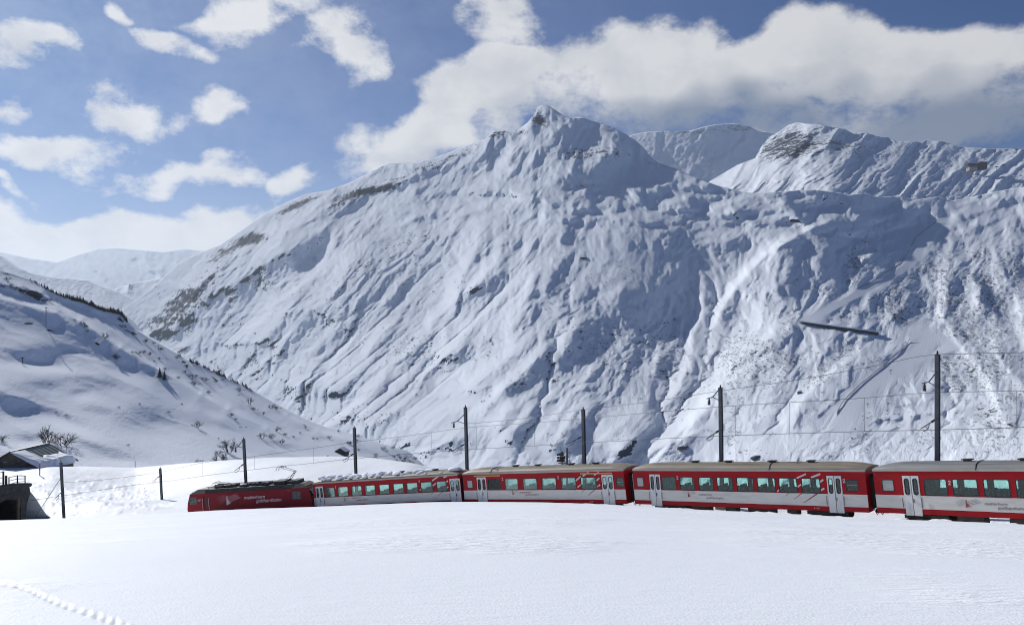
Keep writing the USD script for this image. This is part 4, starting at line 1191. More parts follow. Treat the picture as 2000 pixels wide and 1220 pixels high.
c4, c3, c2, c1 = Car(1), Car(2), Car(3), Car(4)
coach(c4, 'nearest red and white coach with grey roof, cut off by the right edge', [(1805.3, 1849), (1861.3, 1909.2), (1921.7, 1971.9), (1985.2, 2036), (2055, 2112), (2134, 2200), (2226, 2304)], [(1765.4, 1797.7)], [(1723.6, 1745.4)], ROOF2,
      numbers=[('2', 1851, 946, 0.24)], logo_px=(1865, 973, 1916, 990), text_px=[('matterhorn', 1923, 1968, 985, 0.13), ('gotthardbahn', 1949, 2003, 993.5, 0.14)], vents=(1869, 1981, 2120), seam=1905, dark=(), far=-0.62, seats_dx=0.5)
coach(c3, 'red and white coach with brown roof, in front of the mast right of centre', [(1293.1, 1320.1), (1328.4, 1356), (1365.1, 1392.9), (1400.7, 1430.9), (1439.5, 1471.7), (1479.8, 1513.8), (1521.9, 1556.2), (1566.1, 1601.7)], [(1270.2, 1291), (1616.8, 1645.9)], [(1244.2, 1256.7), (1652.9, 1675.8)], ROOF,
      numbers=[('2', 1320.9, 935, 0.22), ('2', 1645.2, 942, 0.24)], logo_px=(1331, 957, 1361, 970), text_px=[('matterhorn', 1364.5, 1391, 966.5, 0.12), ('gotthardbahn', 1379.5, 1413, 973, 0.13)], vents=(1341, 1407, 1493, 1570), seam=1502, dark=(0,), far=-0.10, seats_dx=0.3,
      stripes=[(1556, 933, 1574, 925, .10, 'w'), (1584, 932, 1602, 925, .12, 'w'), (1558, 950, 1567, 944, .10, 'w'), (1601, 941, 1608, 936, .11, 'w'), (1518, 959.5, 1525, 953, .08, 'w'), (1603, 957, 1610, 953, .11, 'w'), (1534, 968, 1545, 959.5, .05, 'red'), (1551, 974, 1570, 960, .07, 'red'), (1569.5, 981.5, 1598, 962, .10, 'red')])
coach(c2, 'red and white coach with yellow stripes over its doors and the class number 1', [(953.2, 977.3), (986.4, 1011.5), (1021.6, 1048.2), (1058.2, 1086.2), (1096, 1124.2), (1134.6, 1165)], [(932.8, 950.7), (1176.8, 1199.2)], [(912.7, 922.8), (1204, 1218.6)], ROOF,
      numbers=[('1', 979.8, 937, 0.24), ('1', 1088.2, 934.5, 0.24)], logo_px=(993, 954, 1012, 966), text_px=[('matterhorn', 1014.5, 1036, 962, 0.11), ('gotthardbahn', 1026, 1052, 966.5, 0.115)], vents=(989, 1033, 1098, 1147), seam=958, dark=(0,), yellow=[(925, 976, 926), (1132.5, 1195, 920)], far=0.15, seats_dx=0.55,
      stripes=[(1138, 929, 1149.5, 922, .12, 'w'), (1160, 927, 1169.5, 922, .13, 'w'), (1124.5, 938, 1134.5, 930, .12, 'w'), (1165, 938, 1170.5, 933, .12, 'w'), (1128, 951, 1136.5, 944, .10, 'w'), (1165, 951, 1172, 946, .12, 'w'), (1122, 958.5, 1129, 951.5, .05, 'red'), (1135, 962, 1147, 951, .07, 'red'), (1148.5, 967, 1170, 948.5, .10, 'red')])
coach(c1, 'red and white coach with lumps of snow on its roof, behind the locomotive', [(634.3, 653.6), (660.4, 679.6), (687, 706.3), (713.1, 732.6), (741.1, 760.3), (768, 788.4), (794.3, 816.2), (822.2, 844.8), (853.3, 872)], [(617.9, 632.5), (879.8, 900.0)], [], ROOF,
      numbers=[('2', 654.2, 953, 0.2), ('2', 817.5, 941.5, 0.2)], logo_px=(666, 969, 682, 979), text_px=[('matterhorn', 686.5, 706, 973, 0.10), ('gotthardbahn', 696.5, 720, 977, 0.11)], vents=(664, 735, 770, 836), dark=(0,), far=-0.2, seats_dx=0.35,
      stripes=[(844, 938, 856, 930, .14, 'w'), (866, 932, 873.5, 928.5, .14, 'w'), (845, 948, 852, 943, .12, 'w'), (871, 941.5, 875, 938, .12, 'w'), (820, 957, 823.5, 953, .10, 'w'), (871, 953.5, 875.5, 950, .12, 'w'), (831, 961.5, 837, 955, .05, 'red'), (842, 965, 853.5, 954, .06, 'red'), (855.5, 968, 873, 952, .09, 'red')])


def locomotive(car):
    root = thing('locomotive', 'dark red electric locomotive with raised pantograph and black roof gear', 'locomotive', car.mat)
    L, hw = car.L, 1.34
    ze = 3.12
    side = Polygon([(0.12, 0.75), (0.0, 1.5), (0.10, 2.15), (0.42, ze), (L - 0.42, ze), (L - 0.10, 2.15), (L, 1.5), (L - 0.12, 0.75)])
    # openings on the near side
    lw = (car.s(371.5, 2.5), car.s(383, 2.5))
    rw = (car.s(572, 2.4), car.s(586.5, 2.4))
    dr = (car.s(398, 1.9), car.s(408, 1.9))
    holes = union_all([rrect(*lw, 2.05, 2.72, 0.06), rrect(*rw, 2.0, 2.72, 0.04)])
    nearw = side.difference(holes).difference(sbox(dr[0], 0.9, dr[1], 2.85))
    body = part(root, 'side_wall', cat([plate(nearw, -hw, 0.06), plate(side, hw, -0.06)]), DARK_RED)
    for z in np.arange(1.02, 3.05, 0.17):
        a, b = dr[1] + 0.25, L - 2.2
        if True:
            strip = sbox(a, z, b, z + 0.035)
            part(body, 'side_rib', plate(strip, -hw - 0.012, 0.014), DARK_RED)
    # cab fronts: lower panel, windscreen, brow
    for x, sg in ((0.0, -1), (L, 1)):
        X = lambda d: x - sg * d
        prof = [(X(0.12), 0.75), (X(0.0), 1.5), (X(0.10), 2.15)]
        quads = []
        for (a, za), (b, zb) in zip(prof[:-1], prof[1:]):
            quads.append(trimesh.Trimesh([(a, -hw + .06, za), (a, hw - .06, za), (b, hw - .06, zb), (b, -hw + .06, zb), (a - sg * .05, -hw + .06, za), (a - sg * .05, hw - .06, za), (b - sg * .05, hw - .06, zb), (b - sg * .05, -hw + .06, zb)],
                                         [[0, 1, 2], [0, 2, 3], [4, 6, 5], [4, 7, 6], [3, 2, 6], [3, 6, 7], [0, 5, 1], [0, 4, 5]], process=False))
        part(root, 'cab_front', cat(quads), DARK_RED)
        a, za, b, zb = X(0.10), 2.15, X(0.42), ze

        def slab(y0, y1, f0, f1, off=0.0, th=0.03):
            p = [(a + (b - a) * f0 + sg * off, za + (zb - za) * f0), (a + (b - a) * f1 + sg * off, za + (zb - za) * f1)]
            v = [(p[0][0], y0, p[0][1]), (p[0][0], y1, p[0][1]), (p[1][0], y1, p[1][1]), (p[1][0], y0, p[1][1])]
            v += [(q[0] - sg * th, q[1], q[2]) for q in v]
            m = trimesh.Trimesh(v, [[0, 1, 2], [0, 2, 3], [4, 6, 5], [4, 7, 6], [0, 4, 5], [0, 5, 1], [3, 2, 6], [3, 6, 7], [0, 3, 7], [0, 7, 4], [1, 5, 6], [1, 6, 2]], process=False)
            m.fix_normals()
            return m
        part(root, 'cab_front', cat([slab(-hw + .06, hw - .06, 0.84, 1.0), slab(-hw + .06, -hw + 0.16, 0, 0.84), slab(hw - 0.16, hw - .06, 0, 0.84), slab(-0.05, 0.05, 0, 0.84)]), DARK_RED)
        for y0, y1 in ((-hw + 0.17, -0.06), (0.06, hw - 0.17)):
            part(root, 'windscreen', slab(y0, y1, 0.02, 0.83, -0.02, 0.012), CABGLASS)
        for y in (-0.85, 0.85):
            c = trimesh.creation.cylinder(radius=0.13, height=0.08, sections=16)
            c.apply_transform(trimesh.transformations.rotation_matrix(np.pi / 2, [0, 1, 0]))
            c.apply_translation([X(0.03), y, 1.25])
            part(root, 'headlight', c, STEEL)
        # cab roof: tan panel behind a dark brow
        xa, xb = X(0.42), X(2.2)
        v = []
        for xx, h, w2 in ((xa, 0.0, hw), (xa - sg * 0.75, 0.40, hw - .12), (xb, 0.42, hw - .12)):
            v += [(xx, -hw, ze), (xx, -w2 * .8, ze + h), (xx, w2 * .8, ze + h), (xx, hw, ze)]
        v = np.array(v)
        m = trimesh.convex.convex_hull(v)
        part(root, 'cab_roof', m, TAN)
        part(root, 'roof_brow', trimesh.convex.convex_hull(np.array([(xa + sg * .03, -hw - .01, ze - .06), (xa + sg * .03, hw + .01, ze - .06), (xa - sg * .28, -hw - .012, ze + .03), (xa - sg * .28, hw + .012, ze + .03), (xa - sg * .2, -hw * .85, ze + .16), (xa - sg * .2, hw * .85, ze + .16)])), EQUIP)
        part(root, 'coupler', bx_(X(0.1), X(-0.3), -0.12, 0.12, 0.55, 0.82), UNDER)
        part(root, 'snow_plough', bx_(X(0.15), X(0.05), -1.1, 1.1, 0.15, 0.7), UNDER)
    # side windows, door
    for (a, b), z0, z1 in ((lw, 2.05, 2.72), (rw, 2.0, 2.72)):
        ring = rrect(a - .04, b + .04, z0 - .04, z1 + .04, .06).difference(rrect(a + .02, b - .02, z0 + .02, z1 - .02, .05))
        w = part(root, 'cab_window', plate(ring, -hw - 0.012, 0.05), STEEL)
        part(w, 'pane', plate(rrect(a + .01, b - .01, z0 + .01, z1 - .01, .05), -hw + 0.015, 0.008), CABGLASS)
        part(w, 'window_bar', bx_(0.5 * (a + b) - .015, 0.5 * (a + b) + .015, -hw - .008, -hw + .014, z0, z1), STEEL)
    d = part(root, 'door', plate(sbox(dr[0], 0.9, dr[1], 2.85), -hw + 0.05, 0.03), DARK_RED)
    part(d, 'pane', plate(rrect(dr[0] + .14, dr[1] - .14, 1.9, 2.6, .05), -hw + .046, -0.006), BLACK)
    for c in (dr[0] - 0.07, dr[1] + 0.05):
        part(root, 'handrail', tube([(c, -hw - .07, 1.0), (c, -hw - .07, 2.6)], 0.022, 5), STRIPE)
    part(root, 'interior', bx_(0.5, L - 0.5, -hw + 0.4, hw - 0.1, 0.95, 1.9), INSIDE)
    part(root, 'machine_room', bx_(2.6, L - 2.6, -hw + 0.1, hw - 0.1, 0.95, ze - .05), BLACK)
    # black louvred roof band and roof gear
    a, b = 2.2, L - 2.0
    lv = [bx_(a, b, -hw + 0.10, hw - 0.10, ze - 0.02, ze + 0.40)]
    part(root, 'roof_housing', cat(lv), EQUIP)
    for k, x in enumerate(np.arange(a + 0.05, b - 1.1, 1.32)):
        sl = [bx_(x, x + 1.22, -hw + 0.055, -hw + 0.10, ze + 0.03 + 0.07 * j, ze + 0.07 + 0.07 * j) for j in range(5)]
        part(root, 'louvre_panel', cat(sl), EQUIP)
    part(root, 'roof_rail', cat([tube([(a + .2, s * 1.05, ze + .60), (b - .2, s * 1.05, ze + .60)], 0.03, 5) for s in (-1, 1)] + [tube([(x, s * 1.05, ze + .38), (x, s * 1.05, ze + .6)], 0.022, 5) for s in (-1, 1) for x in np.arange(a + .3, b, 1.1)]), EQUIP)
    rng = random.Random(5)
    for x, w2, h, dpt in ((3.4, 0.7, .20, 1.5), (4.8, 1.0, .24, 1.2), (6.4, .8, .18, 1.6), (7.6, .9, .26, 1.0), (8.8, .7, .22, 1.5), (10.6, 1.3, .34, 1.6), (12.3, .8, .3, 1.7)):
        if x < b:
            part(root, 'roof_equipment', bx_(x - w2 / 2, x + w2 / 2, -dpt / 2, dpt / 2, ze + .40, ze + .42 + h), EQUIP)
    for x in np.arange(3.0, b, 0.95):
        c = trimesh.creation.cylinder(radius=0.07, height=0.3, sections=8)
        c.apply_translation([x, -0.55, ze + .58])
        part(root, 'insulator', c, INSUL)
    part(root, 'busbar', tube([(3.0, -.55, ze + .74), (b - .3, -.55, ze + .74)], 0.025, 5), EQUIP)
    # pantographs: the rear one up, the front one folded
    e = lambda x, y: car.face(x, y, 0.0)
    base, elbow, head = e(561, 928.5), e(577, 919.3), e(549, 911.0)
    bz = ze + 0.62
    pf = [bx_(base[0] - .8, base[0] + .7, -.6, .6, bz - .05, bz + .02)]
    for s in (-1, 1):
        pf.append(tube([(base[0] + .2, s * .28, bz), (elbow[0], s * .22, elbow[1])], 0.035, 5))
        pf.append(tube([(elbow[0], s * .22, elbow[1]), (head[0] + .15, s * .42, head[1] - .1)], 0.022, 5))
    pf.append(tube([(base[0] - .45, 0, bz), (elbow[0] + .1, 0, elbow[1] - .04)], 0.022, 5))
    pf.append(tube([(elbow[0] - .1, -.24, elbow[1]), (elbow[0] - .1, .24, elbow[1])], 0.03, 5))
    for dx in (-.16, .14):
        hx_ = head[0] + dx
        pf.append(tube([(hx_, -.95, head[1] - .28), (hx_, -.78, head[1] - .06), (hx_, -.5, head[1] + .03), (hx_, .5, head[1] + .03), (hx_, .78, head[1] - .06), (hx_, .95, head[1] - .28)], 0.028, 5))
    pf.append(tube([(head[0] - .16, 0, head[1] - .02), (head[0] + .3, 0, head[1] - .1)], 0.025, 5))
    part(root, 'pantograph', cat(pf), EQUIP, label='raised pantograph touching the wire')
    fx = 3.6
    pf = [bx_(fx - .9, fx + .7, -.6, .6, bz - .05, bz)]
    for s in (-1, 1):
        pf.append(tube([(fx - .8, s * .25, bz + .03), (fx + .8, s * .2, bz + .16), (fx - .7, s * .4, bz + .28)], 0.028, 5))
    pf.append(tube([(fx - .75, -.95, bz + .16), (fx - .75, -.6, bz + .34), (fx - .75, .6, bz + .34), (fx - .75, .95, bz + .16)], 0.03, 5))
    part(root, 'pantograph', cat(pf), EQUIP, label='folded pantograph')
    for x in (3.4, L - 3.4):
        bogie(root, x, 2.4)
    part(root, 'solebar', bx_(0.2, L - .2, -1.1, 1.1, .62, .86), UNDER)
    # lettering
    a, b = car.face(423, 988), car.face(470, 962)
    logo(car, root, a[0], b[0], a[1] + 0.05, b[1], -hw - 0.014, LETTER, LETTER)
    p, q = car.face(477, 974), car.face(518, 971)
    part(root, 'lettering', fit_text('matterhorn', 0.30, p[0], q[0], p[1], -hw - .014), LETTER)
    p, q = car.face(500.5, 980), car.face(550, 976)
    part(root, 'lettering', fit_text('gotthardbahn', 0.31, p[0], q[0], p[1] - .02, -hw - .014), LETTER)
    p = car.face(386, 978)
    part(root, 'running_number', lettering('107', 0.17, p[0], p[1], -hw - .014, 0.1), LETTER)
    p = car.face(561, 957)
    part(root, 'small_sign', lettering('HGe 4/4', 0.06, p[0], p[1], -hw - .014, 0.0, False), LETTER)
    return root


locomotive(Car(5, 0.30))

# ------------------------------------------------------------ rails, masts, wires
sg = np.linspace(0, TRACK_LEN, 260)


def offset_line(s, off, dz):
    s = np.atleast_1d(s)
    p = np.stack([_tx(s), _ty(s), _tz(s)], -1)
    t = np.stack([_tx(s + .05) - _tx(s - .05), _ty(s + .05) - _ty(s - .05)], -1)
    t /= np.linalg.norm(t, axis=1, keepdims=True)
    n = np.stack([t[:, 1], -t[:, 0]], -1)       # to the far side of the line
    n *= np.where((n * p[:, :2]).sum(1, keepdims=True) < 0, -1, 1)
    return np.column_stack([p[:, :2] + n * off, p[:, 2] + dz])


SHADE_BALLAST = worn('shade_dark_ballast', (0.035, 0.036, 0.042), (0.075, 0.075, 0.082), scale=9.0, rough=0.95, bump=0.05)  # ballast coloured this dark to carry the shade under the train
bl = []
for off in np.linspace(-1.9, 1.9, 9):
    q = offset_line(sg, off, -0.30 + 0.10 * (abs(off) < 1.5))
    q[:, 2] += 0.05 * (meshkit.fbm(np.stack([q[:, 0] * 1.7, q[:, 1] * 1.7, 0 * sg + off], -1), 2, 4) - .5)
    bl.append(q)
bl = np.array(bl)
tag(usdkit.mesh(stage, '/World/track_bed_shade', (bl.reshape(-1, 3), grid_faces(9, len(sg))), SHADE_BALLAST, smooth=True), 'dark ballast strip laid in for the shade under the train', 'track bed', kind='structure')
RAIL = worn('rail_steel', (0.10, 0.085, 0.07), (0.05, 0.04, 0.033), scale=2, rough=0.45, metallic=0.6)
for off in (-0.5, 0.5):
    l = offset_line(sg, off, -0.06)
    r = part('/World', 'rail', cat([tube(l, 0.055, 6), tube(l - [0, 0, .07], 0.05, 4)]), RAIL)
    tag(r, ('near' if off < 0 else 'far') + ' running rail of the railway line under the train', 'rail', kind='structure')
sl = []
for s_ in np.arange(2, TRACK_LEN, 0.75):
    q = offset_line([s_], 0, -0.21)[0]
    e1, e2 = offset_line([s_], -0.9, -0.21)[0], offset_line([s_], 0.9, -0.21)[0]
    sl.append(tube([e1, e2], 0.10, 4))
tag(part('/World', 'track_sleepers', cat(sl), UNDER), 'row of sleepers under the railway line', 'sleepers', kind='stuff')
rk = offset_line(sg, 0, -0.05)
tag(part('/World', 'rack_rail', tube(rk, 0.06, 4), RAIL), 'toothed rack rail between the running rails', 'rail', kind='structure')


def column_hit(x, off):
    """position along the line whose offset point the photograph shows in column x"""
    s = np.linspace(0, TRACK_LEN, 3000)
    p = offset_line(s, off, 0)
    u = p[:, 0] / p[:, 1] * F + 1000
    k = int(np.argmin(np.abs(u - x) + (p[:, 1] < 5) * 1e6))
    return s[k], p[k]


def mast(xb, xt, yt, yb, upper, lower, double, label, off=2.6, ground=False, stay=False):
    s0, p = column_hit(xb, off)
    if ground:      # stands out on the snow: where the line of sight meets the ground
        d = np.linspace(60, 150, 900)
        g = np.array([ground_z((xb - 1000) / F * k, k) for k in d])
        r = (YH - yb) / F * d
        k = int(np.argmax(r < g))
        p = np.array([(xb - 1000) / F * d[k], d[k], g[k]])
    gz_ = ground_z(p[0], p[1])
    top = P(xt, yt, p[1])
    base = np.array([p[0] , p[1], gz_ - 0.6])
    H = top[2] - base[2]
    # leans as it does in the photograph
    low = P(xb, yb, p[1])
    lean = (top[0] - low[0]) / max(top[2] - low[2], 0.1)
    base[0] = top[0] - lean * H
    ez = np.array([lean, 0, 1.0])
    ez /= np.linalg.norm(ez)
    t = offset_line([s0 + .3], 0, 0)[0] - offset_line([s0 - .3], 0, 0)[0]
    t[2] = 0
    t /= np.linalg.norm(t)
    ex = t - ez * (t @ ez)
    ex /= np.linalg.norm(ex)
    ey = np.cross(ez, ex)
    if ey @ np.array([p[0], p[1], 0]) < 0:
        ex, ey = -ex, -ey                     # ey: away from the line and from the viewer
    root = thing('catenary_mast', label, 'catenary mast', frame_matrix(base, ex, ey, ez), 'catenary masts along the railway line')
    Hh = H / ez[2]
    w = 0.125
    part(root, 'mast', cat([bx_(-w, w, -0.14, -0.115, 0, Hh), bx_(-w, w, .115, .14, 0, Hh), bx_(-.012, .012, -.115, .115, 0, Hh)] + [bx_(-w * .9, w * .9, -.115, .115, z, z + .02) for z in np.arange(.8, Hh, 1.6)]), STEEL)
    part(root, 'mast_cap', bx_(-w - .02, w + .02, -.16, .16, Hh, Hh + .05), EQUIP)
    if not ground:
        part(root, 'foundation', bx_(-.4, .4, -.4, .4, 0.2, 0.75), simple_concrete)
    hz_ = lambda y: (P(xb, y, p[1])[2] - base[2]) / ez[2]
    if upper:
        z = hz_(upper)
        tip = (0, -2.35, z + 0.05)
        part(root, 'bracket', cat([tube([(0, -.1, z + .75), (0, -1.35, z + .12), tip], 0.04, 5), tube([(0, -.1, z - .25), (0, -1.35, z + .12)], 0.035, 5)]), STEEL)
        part(root, 'insulator', cat([tube([(0, -1.95, z + .05), (0, -1.98, z - .45)], [0.05, 0.10], 7)] + [tube([(0, -1.97, z - .1 - .1 * k), (0, -1.97, z - .14 - .1 * k)], 0.12, 8) for k in range(4)]), INSUL)
    if lower:
        z = hz_(lower)
        part(root, 'steady_arm', cat([tube([(0, -.1, z + .22), (0, -1.0, z + .05), (0, -2.5, z - .25)], 0.035, 5), tube([(0, -1.2, z), (0.1, -1.7, z - .32), (0.15, -2.55, z - .42)], 0.025, 5)]), STEEL)
        part(root, 'arm_insulator', cat([tube([(0, -.45, z + .16), (0, -.85, z + .08)], 0.08, 7)]), INSUL)
    part(root, 'feeder_insulator', cat([tube([(0, 0, Hh + .05), (0, 0, Hh + .28)], [.07, .04], 7)]), INSUL)
    if stay:
        q = stay_point = P(70, 1008, p[1] - 1.0)
        loc = np.array([(np.array(q) - base) @ ex, (np.array(q) - base) @ ey, (np.array(q) - base) @ ez])
        part(root, 'stay_wire', tube([(0, 0, hz_(930)), tuple(loc)], 0.03, 5), STEEL)
    return top


simple_concrete = worn('pale_concrete', (0.33, 0.32, 0.30), (0.22, 0.21, 0.2), scale=2.0, rough=0.85)
tops = {}
for xb, xt, yt, yb, up, lo, dbl, lab, kw in [
        (1831, 1831, 693, 895, 748, 824, 1, 'tallest catenary mast, at the right above the nearest coach', {}),
        (1409, 1407, 758, 897, 776, 844, 1, 'catenary mast rising behind the coach right of centre', {}),
        (1141, 1139, 800, 897, None, 856, 0, 'catenary mast beside the small signal, right of the summit', {}),
        (912, 909, 796, 905, 822, 870, 1, 'catenary mast at the joint between the snowy roof and the yellow striped coach', {}),
        (695, 692, 836, 920, None, 888, 0, 'catenary mast behind the coach with snow lumps on its roof', {}),
        (480, 476, 858, 936, 870, 908, 1, 'catenary mast behind the locomotive', {}),
        (316, 313, 915, 975, None, 931, 0, 'short looking catenary mast on the snow bank left of the locomotive', dict(ground=True)),
        (125, 119, 903, 1012, None, 962, 0, 'leftmost catenary mast, with a slanting stay wire near the portal', dict(stay=True))]:
    tops[xb] = mast(xb, xt, yt, yb, up, lo, dbl, lab, **kw)


def wire(name, pts, off, label, r, extra=()):
    pts = sorted(pts)
    xs = np.array([p[0] for p in pts], float)
    f = PchipInterpolator(xs, [p[1] for p in pts])
    line = []
    for x in np.arange(xs[0], xs[-1] + 1, 8.0):
        s0, p = column_hit(x, off)
        line.append(P(x, float(f(x)), p[1]))
    line = np.array(line)
    k = np.ones(5) / 5
    if len(line) > 12:
        for c in (0, 1, 2):
            line[2:-2, c] = np.convolve(line[:, c], k, 'valid')
    w = part('/World', name, tube(line, r, 5), WIRE)
    tag(w, label, 'wire')
    return f


fc = wire('contact_wire', [(2060, 832), (2000, 834), (1831, 839), (1690, 842), (1435, 850), (1162, 863), (1044, 870), (906, 878), (811, 885), (661, 898), (612, 903.7), (540, 911), (476, 919), (395, 929), (340, 937.5), (275, 945), (126, 967), (60, 977)], 0.0, 'lowest overhead wire following the train, touched by the pantograph', 0.017)
fm = wire('catenary_wire', [(2060, 762), (2000, 763), (1831, 766), (1686, 777), (1435, 792), (1162, 815), (1044, 825), (930, 833), (770, 854), (692, 863), (600, 876.5), (479, 892.7), (395, 903), (316, 921), (126, 941)], 0.0, 'middle overhead wire carrying droppers above the contact wire', 0.015)
wire('feeder_wire', [(2060, 686), (2000, 688), (1831, 692), (1700, 716), (1560, 741), (1407, 763), (1270, 784), (1139, 800), (1020, 817), (911, 827)], 2.6, 'highest overhead wire running over the mast tops at the right', 0.016)
for x, where in ((1986, 'right of the tallest mast'), (1688, 'just left of the tallest mast'), (1542, 'midway between the two rightmost masts'), (1436, 'just right of the mast right of centre'), (1162, 'just right of the mast beside the signal'), (1044, 'midway left of the mast beside the signal'),
                 (930, 'just right of the mast at the snowy coach end'), (842, 'over the rear half of the snowy coach'), (612, 'over the joint between locomotive and snowy coach'), (497, 'just right of the mast behind the locomotive'), (395, 'over the front of the locomotive')):
    s0, p = column_hit(x, 0.0)
    a, b = P(x, float(fm(x)), p[1]), P(x, float(fc(x)), p[1])
    tag(part('/World', 'dropper', tube([a, b], 0.013, 4), WIRE), 'thin vertical dropper wire ' + where, 'dropper', 'droppers hanging between the overhead wires')

# ------------------------------------------------------------ snow on the roof of the first coach
SNOWLUMP = simple('roof_snow', (0.82, 0.84, 0.87), 0.7, specular_ior_level=0.15)


def lump(rx, ry, rz, seed, sub=3):
    m = trimesh.creation.icosphere(sub)
    v = m.vertices.copy()
    f = 1 + 0.5 * (meshkit.fbm(v * 1.6 + seed * 7.1, 3, seed) - 0.5)
    v = v * f[:, None]
    v[:, 2] = np.where(v[:, 2] < 0, v[:, 2] * 0.45, v[:, 2])
    m.vertices = v * [rx, ry, rz]
    return m


rng = random.Random(21)
lumps = []
for k in range(13):                              # the upper row lies thick at the front of the coach, thinning towards the rear
    x = 0.9 + k * 1.08 + rng.uniform(-.2, .2)
    big = 1.0 if k < 10 else 0.75
    lumps.append((x, -0.50 + rng.uniform(-.12, .1), 0.60 * big * rng.uniform(.8, 1.25), 0.40 * big, 0.28 * big * rng.uniform(.8, 1.2)))
for k in range(17):
    x = 1.2 + k * 0.92 + rng.uniform(-.25, .25)
    if k > 9 and k % 3 == 0:
        continue
    sz = rng.uniform(.75, 1.1) if k < 9 else rng.uniform(.45, .7)
    lumps.append((x, -1.02 + rng.uniform(-.06, .1), 0.42 * sz, 0.22 * sz, 0.20 * sz))
lumps.append((17.2, -0.3, 0.75, 0.55, 0.26))
lumps.append((12.9, 0.2, 0.7, .5, .25))
lumps.append((14.0, 0.2, 0.8, .5, .22))
for k, (x, y, rx, ry, rz) in enumerate(lumps):
    z = Z3 + 0.46 * max(0.02, math.sin(math.acos(min(0.999, abs(y) / (W / 2 + .03))))) ** 0.72 - 0.02
    o = c1.o + c1.ex * x + c1.ey * y + c1.ez * z
    m = lump(rx, ry, rz, k + 1)
    m.apply_transform(trimesh.transformations.rotation_matrix(rng.uniform(-.35, .35), [0, 0, 1]))
    R = np.stack([c1.ex, c1.ey, c1.ez], 1)
    m.vertices = m.vertices @ R.T + o
    last = k == len(lumps) - 3
    tag(part('/World', 'snow_lump', m, SNOWLUMP, smooth=True), 'white snow cushion alone at the rear end of the snowy coach roof' if last else 'rounded white lump of snow lying on the roof of the coach behind the locomotive', 'snow lump', None if last else 'snow lumps on the roof of the first coach')

# ------------------------------------------------------------ barn at the left
STONE = usdkit.material(stage, '/World/Looks/rubble_stone', {
    'tc': ('texture_coordinate', {}), 'v': ('voronoi_texture', {'scale': 2.2, 'randomness': 1.0}) if False else ('noise_texture', {'scale': 2.4, 'detail': 5.0, 'roughness': 0.7}),
    'm': ('mapping', {'scale': (1, 1, 2.2)}), 'r': ('rgb_ramp', {'ramp': [(0.25, (0.035, 0.03, 0.027)), (0.5, (0.09, 0.078, 0.066)), (0.62, (0.15, 0.13, 0.11)), (0.75, (0.30, 0.27, 0.23))]}),
    'b': ('bump', {'strength': 1.0, 'distance': 0.12}), 'p': ('principled_bsdf', {'roughness': 0.9})},
    [('tc.object', 'm.vector'), ('m.vector', 'v.vector'), ('v.fac', 'r.fac'), ('r.color', 'p.base_color'), ('v.fac', 'b.height'), ('b.normal', 'p.normal')], surface='p.BSDF')
METALROOF = worn('grey_green_sheet_metal', (0.20, 0.225, 0.205), (0.15, 0.165, 0.155), scale=0.6, rough=0.5)
OLDWOOD = worn('weathered_boards', (0.20, 0.165, 0.10), (0.12, 0.095, 0.06), scale=2.0, rough=0.85, stretch=(1, 1, 0.3))
DARKWOOD = worn('dark_timber', (0.05, 0.036, 0.028), (0.028, 0.022, 0.018), scale=2.0, rough=0.85)

RN, RF = P(22, 882, 150.0), P(92, 866, 162.0)          # ridge, near and far end
rdir = RF - RN
rdir[2] = 0
RLEN = np.linalg.norm(rdir)
rdir /= RLEN
side = np.array([rdir[1], -rdir[0], 0.0])               # to the right, down the visible roof slope
root = thing('barn', 'stone barn with grey metal roof half under snow at the far left', 'barn', frame_matrix(RN, side, rdir, (0, 0, 1)))
RUN, DROP = 5.7, 3.25
for y in (0.25, RLEN - 0.75):
    part(root, 'gable_wall', plate(Polygon([(-RUN + .3, -DROP), (0, -0.12), (RUN - .3, -DROP), (RUN - .3, -DROP - 3), (-RUN + .3, -DROP - 3)]), y, 0.5), STONE)
part(root, 'side_wall', bx_(RUN - 0.75, RUN - 0.3, 0.75, RLEN - 0.75, -DROP - 3, -DROP - 0.02), OLDWOOD, label='yellowish board wall under the eaves')
part(root, 'side_wall', bx_(-RUN + 0.3, -RUN + 0.75, 0.75, RLEN - 0.75, -DROP - 3, -DROP - 0.02), STONE)
nsh = 9
for sgn in (1, -1):
    for k in range(nsh):
        y0, y1 = -0.35 + k * (RLEN + 0.7) / nsh, -0.35 + (k + 1) * (RLEN + 0.7) / nsh
        f = lambda x, t: (sgn * x, -x * DROP / RUN + t)
        q = []
        for y in (y0 + 0.02, y1 - 0.02):
            for x, t in ((0.0, 0.0), (RUN + .25, 0.0), (RUN + .25, 0.10), (0.0, 0.10)):
                a, b = f(x, t)
                q.append((a, y, b))
        m = trimesh.convex.convex_hull(np.array(q))
        part(root, 'roof_sheet', m, METALROOF)
        rib = trimesh.convex.convex_hull(np.array([(f(x, t)[0], y, f(x, t)[1]) for x in (0.05, RUN + .24) for t in (0.08, 0.17) for y in (y1 - 0.06, y1 + 0.06)]))
        part(root, 'roof_seam', rib, METALROOF)
part(root, 'verge_board', cat([trimesh.convex.convex_hull(np.array([(s * x, y, -x * DROP / RUN + t) for x in (0, RUN + .3) for t in (-.22, .14) for y in (yy, yy + .08)])) for s in (1, -1) for yy in (-0.44, RLEN + 0.37)]), DARKWOOD)
part(root, 'ridge_cap', bx_(-.2, .2, -.4, RLEN + .4, 0.07, 0.16), METALROOF)
for x, z in ((-2.2, -2.3), (1.0, -2.25), (3.0, -2.5)):
    part(root, 'window', bx_(x - .4, x + .4, 0.16, 0.3, z - .2, z + .25), DARKWOOD)
part(root, 'pale_stone', bx_(-1.5, -.9, .2, .3, -2.0, -1.85), simple_concrete)

